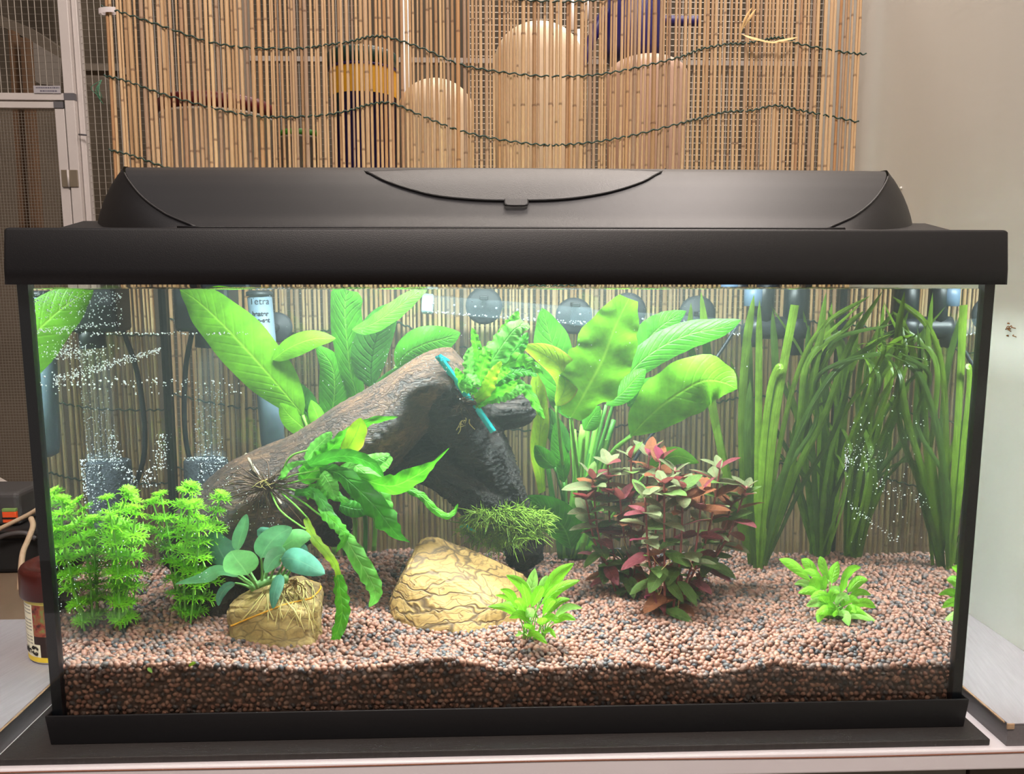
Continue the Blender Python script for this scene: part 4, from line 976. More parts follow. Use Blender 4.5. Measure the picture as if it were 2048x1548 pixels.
AL([(562, 1118, .078), (588, 1118, .070), (620, 1132, .064), (650, 1148, .060)], 46, M_ANUD, [(540, 1160, .096), (548, 1138, .088), (562, 1118, .078)], roll=20)
AL([(574, 1106, .084), (556, 1112, .078), (542, 1126, .073), (531, 1146, .069)], 34, M_ANU, [(552, 1158, .098), (566, 1130, .09), (574, 1106, .084)], roll=15)
AL([(474, 1102, .112), (480, 1078, .108), (488, 1052, .104), (493, 1028, .1)], 28, M_ANU, [(515, 1168, .096), (492, 1130, .106), (474, 1102, .112)], roll=-30, cup=.5)
AL([(456, 1128, .128), (446, 1112, .126), (434, 1088, .124), (428, 1062, .122)], 62, M_ANUD, [(510, 1172, .098), (480, 1150, .118), (456, 1128, .128)], roll=12)
AL([(582, 1120, .094), (592, 1108, .09), (602, 1098, .088), (612, 1090, .086)], 40, M_ANUD, [(560, 1158, .1), (572, 1138, .098), (582, 1120, .094)], roll=-12)
AL([(560, 1148, .080), (554, 1168, .074), (548, 1192, .068), (546, 1218, .064)], 26, M_ANUD, [(556, 1160, .1), (560, 1152, .09), (560, 1148, .080)], roll=-20)
AL([(470, 1166, .098), (452, 1176, .096), (440, 1194, .095), (437, 1212, .094)], 18, M_ANUD, [(505, 1178, .09), (488, 1170, .096), (470, 1166, .098)], roll=30)
AL([(542, 1082, .11), (534, 1072, .108), (524, 1064, .106), (548, 1060, .104)], 24, M_ANUD, [(528, 1162, .096), (536, 1120, .105), (542, 1082, .11)], roll=10)
AL([(596, 1118, .1), (606, 1112, .098), (622, 1118, .096), (634, 1122, .094)], 16, M_ANU, [(570, 1158, .104), (584, 1136, .102), (596, 1118, .1)], roll=20)
lst = []; RR2 = random.Random(21)
for k in range(34):
    u, v = 545+RR2.uniform(-10, 80), 1158+RR2.uniform(-2, 12); pts = []
    du = RR2.uniform(-2.2, 2.2)
    for s_ in range(5):
        h = on_stone(u, v, .001+.002*RR2.random())
        if h is not None: pts.append(h)
        u += du*5+RR2.uniform(-9, 9); v += RR2.uniform(8, 34) if k % 3 else RR2.uniform(2, 14)
    if len(pts) > 2: lst.append(tube_vf(spline(pts, 12), .0007 if k % 4 == 0 else .0004, 5))
V, Fc = merge(lst); o = part('roots', V, Fc, M_ROOTL, an); o['kind'] = 'stuff'
roots(an, 590, 1165, .095, 22, 40, simple('brown_roots', (150, 110, 56), .8), 31, down=.9)
q = [on_stone(u, v, .0012) for u, v in ((463, 1252), (490, 1240), (520, 1228), (550, 1216), (580, 1206), (606, 1200), (626, 1193))]
q = [x for x in q if x is not None]; bk = [q[-1]+np.array([.0015, .03, .002]), (q[-1]+q[0])/2+np.array([0, .085, .004]), q[0]+np.array([-.003, .028, 0])]
rb_ = spline(np.array(q+bk+[q[0]]), 70); V, Fc = tube_vf(rb_, .0008, 6)
o = part('rubber_band', V, Fc, simple('orange_rubber', (226, 160, 40), .45, .05)); tag(o, 'thin orange rubber band stretched around the smaller stone', 'rubber band')

# ---------------------------------------------------------------- moss on the foot of the driftwood
ms = thing('moss_clump', 'clump of fine green moss on the right foot of the driftwood', 'moss', tuple(P(1010, 1055, .225)))
M_MOSS = simple('moss', (124, 158, 44), .6, .45, 90); lst = []; R3 = random.Random(4)
for k in range(1500):
    a = R3.uniform(0, 6.283); r_ = math.sqrt(R3.random()); u = 1010+math.cos(a)*r_*84+R3.uniform(-4, 4); v = 1056+math.sin(a)*r_*40-.16*(u-1010)*(1 if u > 1010 else -.6)
    if v > 1085 and u > 1020: continue
    h = on_wood(u, v, .001)
    if h is None or h[1] > .25: h = P(u, v, .228+R3.uniform(-.012, .012))
    d = np.array([R3.gauss(0, .7)+(u-1010)/110, -.75+R3.gauss(0, .35), R3.gauss(.35, .55)]); d /= np.linalg.norm(d); l = R3.uniform(.006, .017)
    h = h-np.array([0, R3.uniform(0, .009), 0])
    c = np.cross(d, [R3.gauss(0, 1), R3.gauss(0, 1), R3.gauss(0, 1)]); p1_ = h+d*l*.5+c*l*.15; p2_ = h+d*l+c*l*.4-np.array([0, 0, l*.2])
    lst.append(tube_vf(spline([h, p1_, p2_], 5), np.array([.0005, .0006, .0005, .0004, .0002]), 3, False))
V, Fc = merge(lst); o = part('moss_strands', V, Fc, M_MOSS, ms); o['kind'] = 'stuff'

# ---------------------------------------------------------------- reusable leaf pieces in their own axes: base at 0, tip along +X, face up +Z
def local_leaf(prof, w_, bend, cup, seed, wave=.05, n=9, cols=5):
    r = random.Random(seed); V = []; UV = []; ph = r.uniform(0, 6)
    for i in range(n):
        t = i/(n-1); wd = max(float(prof(t)), .03)*w_*.5; x = t*(1-.12*bend*bend*t); z = -bend*t*t*.5+.06*math.sin(t*5+ph)*.4
        for s_ in np.linspace(-1, 1, cols):
            V.append((x, s_*wd, z+cup*abs(s_)*wd+wave*wd*math.sin(9*t+ph+s_)*abs(s_))); UV.append((s_*.5+.5, t))
    Fc = [(i*cols+j, (i+1)*cols+j, (i+1)*cols+j+1, i*cols+j+1) for i in range(n-1) for j in range(cols-1)]
    return V, Fc, UV
def frame(d, upv):
    x = np.array(d, float); x /= np.linalg.norm(x); y = np.cross(upv, x); y /= np.linalg.norm(y)+1e-9; z = np.cross(x, y)
    return Matrix(((x[0], y[0], z[0]), (x[1], y[1], z[1]), (x[2], y[2], z[2])))
def place(me, name, parent, pos, d, upv, size):
    o = link(name, me, parent); o.matrix_local = Matrix.Translation(Vector(pos-OFF[parent])) @ frame(d, np.array(upv, float)).to_4x4() @ Matrix.Diagonal((size, size, size, 1)); return o

# ---------------------------------------------------------------- red stem plants
def red_mat(name, col, vein, back): return leaf_mat(name, col, vein, back=back, trans=.28, rough=.34, nveins=7, ang=2.5, vstr=.2)
RM = [red_mat('red_plant_top', (116, 122, 82), (150, 108, 88), (140, 50, 60)), red_mat('red_plant_bronze', (132, 74, 44), (150, 90, 62), (150, 58, 66)),
      red_mat('red_plant_green', (92, 118, 52), (124, 138, 78), (168, 84, 100)), red_mat('red_plant_wine', (112, 44, 50), (150, 70, 80), (196, 84, 116)), red_mat('red_plant_shoot', (130, 188, 92), (150, 200, 110), (150, 170, 90))]
RL = [[mesh('leaf', *local_leaf(prof_sword if k == 2 else prof_ovate, (.5, .56, .44)[k], (.35, .7, .1)[k], (.25, .15, .4)[k], 50+k)[:2], m, True, local_leaf(prof_ovate, .4, .3, .2, 50+k)[2]) for k in range(3)] for m in RM]
M_RSTEM = simple('red_stem', (134, 62, 56), .5, .25, 200)
def red_plant(label, stems, seed):
    R_ = random.Random(seed); b0 = ground(*stems[0][0]); pl = thing('red_plant', label, 'aquatic plant', tuple(b0), 'red stem plants')
    for (bu, bv), (tu, tv, tY), mid in stems:
        b = ground(bu, bv); b[2] -= .004; tp_ = P(tu, tv, tY); m_ = (b+tp_)/2+np.array([mid*.001, 0, 0]); sp = spline([b, m_, tp_], 30)
        tube('stem', sp, np.linspace(.0013, .0010, 30), M_RSTEM, pl, 6)
        L_ = np.linalg.norm(tp_-b); nn = max(5, int(L_/.0128)); az = R_.uniform(0, 3.1)
        for k in range(nn):
            f = .10+.90*k/(nn-1); p = sp[min(29, int(f*29))]; az += 1.57+R_.uniform(-.3, .3)
            for sd in ((0, 1) if f < .86 else (0, 1, .5, 1.5)):
                if f < .75 and R_.random() < .12: continue
                a = az+sd*math.pi+R_.uniform(-.25, .25); el = math.radians((48 if f > .93 else 22 if f > .7 else 5 if f > .4 else -12)+R_.uniform(-14, 14))
                d = np.array([math.cos(a)*math.cos(el), math.sin(a)*math.cos(el), math.sin(el)])
                sz = (.029 if f > .6 else .028)*R_.uniform(.8, 1.15)*(.74 if f > .97 else 1)
                mi = R_.choices([0, 1, 2, 3], [6, 3, 2, 1] if f > .75 else [2, 2, 3, 2] if f > .4 else [0, 2, 4, 3])[0]
                place(R_.choice(RL[mi]), 'leaf', pl, p, d, (R_.gauss(0, .2), R_.gauss(-.25, .2), 1), sz)
            if f < .6 and R_.random() < .6:
                a = R_.uniform(0, 6.28); place(R_.choice(RL[4]), 'leaf', pl, p, (math.cos(a), math.sin(a), .35), (0, -.3, 1), R_.uniform(.006, .011))
    rl = []
    for k in range(9):
        (bu, bv), (tu, tv, tY), mid = R_.choice(stems); f = R_.uniform(.2, .55); b = ground(bu, bv); p = b*(1-f)+P(tu, tv, tY)*f
        q = [p, p+np.array([R_.uniform(-.006, .006), -.004, -.008]), p+np.array([R_.uniform(-.01, .01), -.006, -.022])]; rl.append(tube_vf(spline(q, 8), .0004, 4))
    V, Fc = merge(rl); o = part('roots', V, Fc, M_ROOTL, pl); o['kind'] = 'stuff'
    return pl
red_plant('red-leaved stem plant bunch, left and rear of two, with pink roots', [((1236, 1190), (1184, 950, .185), -6), ((1242, 1186), (1216, 930, .19), -4), ((1250, 1192), (1262, 918, .19), 3), ((1258, 1188), (1298, 912, .20), 4), ((1246, 1180), (1172, 1000, .18), -8), ((1262, 1180), (1240, 1000, .17), 0)], 2)
red_plant('red-leaved stem plant bunch, front right of two, with grey-green tops', [((1318, 1226), (1290, 995, .125), -3), ((1330, 1232), (1328, 960, .13), 0), ((1344, 1228), (1366, 968, .135), 3), ((1350, 1220), (1404, 985, .14), 6), ((1360, 1200), (1440, 938, .18), 7), ((1368, 1192), (1494, 972, .19), 9), ((1340, 1210), (1350, 935, .17), 2), ((1376, 1182), (1462, 1012, .19), 8), ((1310, 1215), (1320, 925, .18), -2)], 5)

# ---------------------------------------------------------------- feathery stem plants at the left
M_LIM = leaf_mat('feathery_leaf', (146, 216, 46), (166, 228, 78), trans=.45, bk=.0, nveins=2, vstr=.1); M_LIMT = leaf_mat('feathery_tip', (166, 230, 64), (182, 238, 96), trans=.45, bk=.0, nveins=2, vstr=.1)
def whorl(seed, m, nl=11, up=.62):
    R_ = random.Random(seed); V = []; Fc = []; UV = []
    def strip(p, q, w0, w1, bend):
        p = np.array(p); q = np.array(q); d = q-p; l = np.linalg.norm(d); s_ = np.cross(d, [0, 0, 1.]); s_ /= np.linalg.norm(s_)+1e-9; b = len(V)
        for i in range(4):
            t = i/3; c = p+d*t-np.array([0, 0, bend*l*t*t]); w_ = w0+(w1-w0)*t
            for sg in (-1, 0, 1): V.append(c+s_*w_*sg+np.array([0, 0, -.25*w_*abs(sg)])); UV.append((.5+.5*sg, t))
        for i in range(3):
            for j in range(2): Fc.append((b+i*3+j, b+i*3+j+1, b+i*3+4+j, b+i*3+3+j))
    for k in range(nl):
        a = 2*math.pi*k/nl+R_.uniform(-.15, .15); l = R_.uniform(.8, 1.05); e = up+R_.uniform(-.12, .12); d = np.array([math.cos(a)*math.cos(e), math.sin(a)*math.cos(e), math.sin(e)]); sd = np.array([-math.sin(a), math.cos(a), 0])
        strip((0, 0, 0), d*l, .064, .026, .62)
        for t, ln in ((.34, .44), (.6, .38)):
            for sg in (-1, 1):
                p = d*l*t-np.array([0, 0, .62*l*t*t]); strip(p, p+d*ln*.75+sd*sg*ln*.72+np.array([0, 0, .04]), .046, .016, .25)
    return mesh('whorl', V, Fc, m, True, UV)
WH = [whorl(k, M_LIM) for k in range(3)]; WHT = [whorl(10+k, M_LIMT, 10, .75) for k in range(2)]
def lim(label, stems, seed):
    R_ = random.Random(seed); b0 = ground(*stems[0][0]); pl = thing('feathery_plant', label, 'aquatic plant', tuple(b0))
    for (bu, bv), pts in stems:
        b = ground(bu, bv); Yb = b[1]; q = [b-np.array([0, 0, .003])]+[P(u, v, max(.02, Yb+dy)) for u, v, dy in pts]; q = np.array(q); q[:, 0] = np.maximum(q[:, 0], -.366); sp = spline(q, 60)
        tube('stem', sp, np.linspace(.0011, .0008, 60), M_STK, pl, 6)
        L_ = np.concatenate([[0], np.cumsum(np.linalg.norm(np.diff(sp, axis=0), axis=1))]); s_ = .012
        while s_ < L_[-1]:
            i = int(np.searchsorted(L_, s_)); i = min(i, 59); d = sp[min(i+1, 59)]-sp[max(i-2, 0)]; f = s_/L_[-1]
            o = link('whorl', R_.choice(WH), pl); d = Vector(d).normalized(); rot = d.to_track_quat('Z', 'Y').to_matrix().to_4x4() @ Matrix.Rotation(R_.gauss(0, .25), 4, 'X') @ Matrix.Rotation(R_.uniform(0, 6), 4, 'Z')
            sz = (.0185 if f < .85 else .0145)*R_.uniform(.85, 1.1)*(.62+.38*min(1, f*2.2))
            o.matrix_local = Matrix.Translation(Vector(sp[i]-OFF[pl])) @ rot @ Matrix.Diagonal((sz, sz, sz, 1)); s_ += .0145*R_.uniform(.8, 1.2)
        for sz, k in ((.0125, 0), (.009, 1)):
            o = link('whorl', WHT[k], pl); rot = d.to_track_quat('Z', 'Y').to_matrix().to_4x4(); o.matrix_local = Matrix.Translation(Vector(sp[-1]+np.array([0, 0, .002*k])-OFF[pl])) @ rot @ Matrix.Diagonal((sz, sz, sz, 1))
    return pl
lim('feathery bright green stem plant nearest the left glass', [((232, 1258), [(225, 1130, 0), (232, 1050, -.005), (258, 985, -.01)]), ((240, 1262), [(236, 1140, -.012), (228, 1070, -.02), (215, 1000, -.022)]), ((248, 1258), [(258, 1130, -.01), (268, 1060, -.02), (272, 1020, -.02)]), ((252, 1252), [(272, 1170, 0), (285, 1090, .005), (296, 1060, .006)]), ((226, 1252), [(212, 1130, .004), (205, 1080, .006), (198, 1040, .006)]), ((238, 1250), [(246, 1120, .012), (250, 1040, .014), (268, 1003, .014)])], 1)
lim('feathery bright green stem plant right of the first, before the driftwood', [((372, 1246), [(368, 1140, 0), (376, 1050, -.006), (382, 975, -.01)]), ((380, 1248), [(392, 1140, -.01), (398, 1070, -.016), (390, 1010, -.02)]), ((366, 1242), [(350, 1140, .002), (335, 1060, .004), (322, 992, .004)]), ((384, 1242), [(400, 1150, 0), (420, 1070, -.004), (442, 992, -.006)]), ((362, 1240), [(345, 1150, .01), (322, 1060, .012), (306, 1005, .012)]), ((376, 1240), [(372, 1130, .014), (362, 1050, .016), (366, 985, .016)]), ((388, 1240), [(412, 1180, -.004), (428, 1150, -.004)])], 6)

# ---------------------------------------------------------------- two small leafy plants in the foreground
M_CR = leaf_mat('small_leaf', (136, 208, 50), (180, 230, 100), trans=.4, nveins=6, ang=2.5, vstr=.2); M_CRL = leaf_mat('small_leaf_pale', (168, 226, 110), (200, 240, 150), trans=.4, nveins=6, ang=2.5, vstr=.2)
def crypt(label, base, tips, seed, wf, lfr):
    R_ = random.Random(seed); b = ground(*base); Yb = b[1]; pl = thing('small_leafy_plant', label, 'aquatic plant', tuple(b))
    for i, (u, v, dy, w_) in enumerate(tips):
        y = max(.02, Yb+dy); x0 = base[0]+R_.uniform(-22, 22); y00 = base[1]-R_.uniform(0, 8)
        L_ = math.hypot(u-x0, v-y00); f = lfr if L_ > 60 else .25
        mu = x0+(u-x0)*f*.7; mv = y00+(v-y00)*f-(8 if v > base[1]-40 else 14); st = [(x0, y00, Yb), ((x0+mu)/2, (y00+mv)/2-6, Yb+dy*.3), (mu, mv, Yb+dy*.5)]
        bu = (mu+u)/2+(R_.uniform(-4, 4)); bv = (mv+v)/2-(10 if abs(u-x0) > 25 else 0)
        leaf(pl, [(mu, mv, max(.02, Yb+dy*.5)), (bu, bv, max(.02, Yb+dy*.8)), (u, v, y)], w_*wf, M_CRL if R_.random() < .3 else M_CR, stem=st, smat=M_STK, sr=1.3, n=12, cols=5, roll=R_.uniform(-30, 30), cup=.3, wave=.06, nw=1, prof=prof_sword)
    return pl
crypt('small bright green plant in front of the yellow stone', (1066, 1282), [(1148, 1126, .0, 30), (1070, 1136, .02, 30), (1012, 1150, .01, 26), (1000, 1178, .0, 20), (975, 1213, -.01, 18), (1160, 1160, -.006, 24), (1128, 1178, .01, 20), (1165, 1216, -.01, 20), (1152, 1240, -.016, 18), (1044, 1166, -.008, 22), (1018, 1236, -.018, 22), (1086, 1172, -.012, 24), (1110, 1200, -.018, 22), (1060, 1215, -.022, 24), (1030, 1200, -.016, 22), (1095, 1288, -.03, 20), (1112, 1276, -.024, 14), (1034, 1268, -.022, 14), (1120, 1242, -.022, 22), (1085, 1235, -.028, 26), (1048, 1248, -.028, 20), (1095, 1150, .014, 20), (1130, 1150, .016, 18), (1005, 1205, .012, 18), (1140, 1198, .01, 18), (990, 1190, .016, 16)], 3, .95, .45)
crypt('small bright green plant in the right foreground', (1668, 1240), [(1558, 1118, .006, 26), (1602, 1118, .012, 24), (1640, 1112, .01, 24), (1676, 1122, .006, 24), (1722, 1134, .004, 26), (1736, 1160, .0, 24), (1752, 1216, -.008, 24), (1756, 1246, -.014, 22), (1698, 1252, -.03, 24), (1612, 1212, -.016, 26), (1596, 1186, -.006, 22), (1588, 1168, .002, 20), (1700, 1200, -.02, 26), (1640, 1192, -.016, 26), (1664, 1172, -.012, 24), (1632, 1228, -.024, 26), (1672, 1220, -.028, 26), (1720, 1206, -.016, 22), (1650, 1150, .0, 24), (1690, 1160, -.004, 24), (1622, 1156, -.002, 22), (1636, 1246, -.026, 22), (1712, 1226, -.022, 22), (1606, 1140, .006, 22), (1704, 1150, .008, 22), (1735, 1232, -.012, 18), (1656, 1206, -.02, 22), (1680, 1186, -.016, 22), (1742, 1190, .004, 20), (1620, 1196, -.01, 20)], 8, 1.0, .5)

# ---------------------------------------------------------------- heater, filters, spray bar
M_SLATE = simple('dark_rubber', (22, 26, 33), .6); M_DARKP = simple('dark_plastic', (28, 31, 36), .4)
def clear_mat(name, tint, k):
    t = NT(name); lw = t.n('ShaderNodeLayerWeight', {'Blend': .35}); tr = t.n('ShaderNodeBsdfTransparent', {'Color': tint+(1,)}); gl = t.bsdf((.34, .42, .46, 1), .1)
    mx = t.n('ShaderNodeMixShader', {0: t.math('ADD', t.math('MULTIPLY', lw.outputs['Facing'], k), .025, clamp=True)}); t.l(tr.outputs[0], mx.inputs[1]); t.l(gl.outputs[0], mx.inputs[2]); return t.done(mx)
M_CLEAR = clear_mat('clear_acrylic', (.96, .98, 1.), .16); M_CLEAR2 = clear_mat('clear_riser', (.97, .99, 1.), .10)
def disc(name, c, r, mat, parent, depth=.006, n=32):
    pr = [(r*.999, 0), (r, -.0006), (r*.82, -depth*.35), (r*.45, -depth*.8), (r*.25, -depth), (r*.0001, -depth*1.02)]
    V, Fc = lathe_vf(pr, (0, 0, 0), n, False); V = np.stack([V[:, 0], V[:, 2], V[:, 1]], 1)+np.array(c); return part(name, V, Fc, mat, parent)
def text(body, size, c, r, mat, parent, align='LEFT', bold=False, a0=0.):
    cu = bpy.data.curves.new('t', 'FONT'); cu.body = body; cu.size = size; cu.align_x = align; cu.extrude = .0001; cu.offset = .00025 if bold else 0
    ob = bpy.data.objects.new('t', cu); COL.objects.link(ob); dg = bpy.context.evaluated_depsgraph_get(); me = bpy.data.meshes.new_from_object(ob.evaluated_get(dg)); bpy.data.objects.remove(ob)
    for v in me.vertices:
        a = v.co.x/r+a0; rr = r+.0003+v.co.z; z = v.co.y; v.co = Vector((c[0]+rr*math.sin(a), c[1]-rr*math.cos(a), c[2]+z))-Vector(OFF[parent])
    me.materials.clear(); me.materials.append(mat); me.name = 'printed_text'; return link('printed_text', me, parent)
ht = thing('heater', 'pale grey tubular aquarium heater standing at the back left', 'aquarium heater', tuple(P(540, 900, .31)))
a, b = P(519, 592, .312), P(548, 905, .318); hr = .0128
ax = (b-a)/np.linalg.norm(b-a)
M_HT = simple('heater_grey', (100, 118, 132), .4, .04); M_HTX = simple('heater_print', (22, 30, 44), .5)
V, Fc = tube_vf(np.array([a, a+ax*.001, a+ax*.06, b-ax*.012, b-ax*.004, b]), [hr*.8, hr, hr, hr, hr*.9, hr*.4], 28); part('tube', V, Fc, M_HT, ht)
V, Fc = tube_vf(np.array([a+np.array([0, 0, .006]), a+np.array([0, 0, .004]), a]), [hr*.8, hr*1.08, hr*1.08], 28); part('cap', V, Fc, M_DARKP, ht)
for body, px, sz, bd in (('Tetra', (525, 609), .0098, False), ('heater', (528, 632), .0066, True), ('pre-set', (530, 645), .0066, True), ('ON', (536, 661), .0046, True)):
    c_ = P(px[0], px[1], .3); c_ = a+ax*((c_-a)@ax); text(body, sz, c_, hr, M_HTX if body != 'ON' else simple('heater_badge_text', (214, 222, 226), .5), ht, 'CENTER', bd, .12)
c_ = a+ax*((P(536, 659, .3)-a)@ax); V = []; 
for k in range(25):
    t_ = 6.283*k/24; aa = .12+.0042*math.cos(t_)/hr; V.append((c_[0]+(hr+.0002)*math.sin(aa), c_[1]-(hr+.0002)*math.cos(aa), c_[2]+.0042*math.sin(t_)))
part('badge', V, [tuple(range(24))], M_HTX, ht, False)
cp = P(552, 655, .338); disc('suction_cup', (cp[0], .346, cp[2]), .0165, M_SLATE, ht); V, Fc = tube_vf(np.array([[cp[0], .340, cp[2]], [a[0]+.006, .314, cp[2]]]), .004, 10); part('holder', V, Fc, M_DARKP, ht)
cab = [a+np.array([0, 0, .004]), a+np.array([.004, .008, .02]), a+np.array([.006, .02, .06])]
fl1 = thing('corner_filter', 'air-driven filter with clear riser tube and black sponge in the back left corner', 'aquarium filter', tuple(P(412, 1010, .30)))
def vtube(name, u, v0, v1, Y, rpx, mat, parent, n=24):
    A_ = P(u[0], v0, Y); B_ = P(u[1], v1, Y); V, Fc = tube_vf(np.array([A_, A_*.98+B_*.02, A_*.5+B_*.5, A_*.02+B_*.98, B_]), np.array([.93, 1, 1, 1, .93])*rpx*pxm(Y), n); return part(name, V, Fc, mat, parent)
vtube('riser_tube', (416, 422), 690, 925, .30, 26, M_CLEAR2, fl1); vtube('inner_tube', (412, 418), 690, 925, .30, 14, M_CLEAR2, fl1)
def rough_black():
    t = NT('black_sponge'); n = t.noise(t.co(), 260, 4, .7); return t.done(t.bsdf(t.mix(n.outputs[0], lin((22, 26, 30)), lin((60, 68, 76))), .9, Normal=t.bump(n.outputs[0], 1, .003)))
vtube('sponge', (412, 414), 918, 1085, .30, 42, rough_black(), fl1); vtube('collar', (421, 422), 905, 920, .30, 30, M_CLEAR, fl1)
hA = P(422, 570, .305); hA[2] = min(hA[2], WATER_Z+.01); hB = P(418, 662, .305); box('head', hB[0]-.03, hB[0]+.026, .285, .335, hB[2], WATER_Z+.02, M_DARKP, fl1, bevel=.004)
vtube('neck', (416, 416), 655, 695, .30, 24, M_DARKP, fl1)
tube('air_hose', spline([(hB[0]-.02, .325, hB[2]+.01), (hB[0]-.034, .330, hB[2]-.05), (hB[0]-.036, .332, hB[2]-.13), (hB[0]-.016, .334, hB[2]-.19)], 30), .0028, M_DARKP, fl1, 8)
sb = thing('spray_bar', 'clear spray bar tube held by dark suction cups along the back glass', 'spray bar', tuple(P(1170, 630, .325)))
s0, s1, s2 = P(846, 607, .322), P(1182, 634, .322), P(1510, 656, .322); rr = .0098
V, Fc = tube_vf(np.array([s0, s1]), rr, 24); part('tube', V, Fc, M_CLEAR, sb); V, Fc = tube_vf(np.array([s1, s2]), rr*.86, 24); part('tube', V, Fc, M_CLEAR, sb)
d_ = (s1-s0)/np.linalg.norm(s1-s0); V, Fc = tube_vf(np.array([s0-d_*.001, s0, s0+d_*.010, s0+d_*.011]), [rr*.9, rr*1.12, rr*1.12, rr], 24); part('end_cap', V, Fc, simple('pale_blue_plastic', (188, 214, 224), .35, .05), sb)
V, Fc = tube_vf(np.array([s1-d_*.022, s1]), rr*1.08, 24); part('joint', V, Fc, M_CLEAR, sb)
for u, v in ((968, 612), (1148, 632), (1256, 622), (1395, 628)):
    c_ = P(u, v, .345); disc('suction_cup', (c_[0], .3475, c_[2]), .0205, M_SLATE, sb)
    t_ = (c_[0]-s0[0])/(s2[0]-s0[0]); pz = s0[2]+(s2[2]-s0[2])*t_
    box('clip', c_[0]-.0045, c_[0]+.0045, .318, .343, pz+rr*.85, pz+rr*1.35, M_DARKP, sb, bevel=.0008)
lst = []
for k in range(16):
    t_ = (k+.5)/16; p = s0*(1-t_)+s2*t_; lst.append(tube_vf(np.array([p+np.array([0, -rr*.98, .001]), p+np.array([0, -rr*1.04, .001])]), .0013, 10))
V, Fc = merge(lst); part('spray_holes', V, Fc, simple('hole_rim', (120, 130, 140), .5), sb)
pf = thing('pump_head', 'black filter outlet fitting with elbow in the back right of the aquarium', 'filter outlet', tuple(P(1550, 640, .32)))
e0, e1 = P(1500, 655, .322), P(1604, 656, .322); V, Fc = tube_vf(spline([e0, (e0+e1)/2, e1], 10), .0125, 20); part('pipe', V, Fc, M_DARKP, pf)
for u, r_, v1, nm in ((1527, .0105, 648, 'riser'), (1590, .0135, 660, 'riser')):
    c_ = P(u, v1, .322); V, Fc = tube_vf(np.array([[c_[0], c_[1], WATER_Z+.02], c_]), r_, 20); part(nm, V, Fc, M_DARKP, pf)
c_ = P(1590, 655, .322); V, Fc = lathe_vf([(.001, -.03), (.010, -.03), (.0105, -.012), (.0165, -.010), (.0165, .006), (.0135, .010)], c_, 20); part('valve', V, Fc, M_DARKP, pf)
c_ = P(1500, 668, .322); V, Fc = lathe_vf([(.001, -.014), (.009, -.014), (.0105, .002), (.0105, .01)], c_, 20); part('nozzle', V, Fc, M_DARKP, pf)
c_ = P(1508, 612, .322); V, Fc = tube_vf(np.array([c_, c_+np.array([0, 0, .024])]), .0112, 16); part('band', V, Fc, simple('blue_grey_plastic', (96, 116, 140), .4), pf)
cb = tube('cable', spline(PX([(1475, 650, .342), (1440, 705, .342), (1372, 800, .342), (1310, 862, .343), (1262, 930, .343)]), 30), .0021, M_DARKP); tag(cb, 'thin dark cable running diagonally behind the middle sword plant', 'cable')

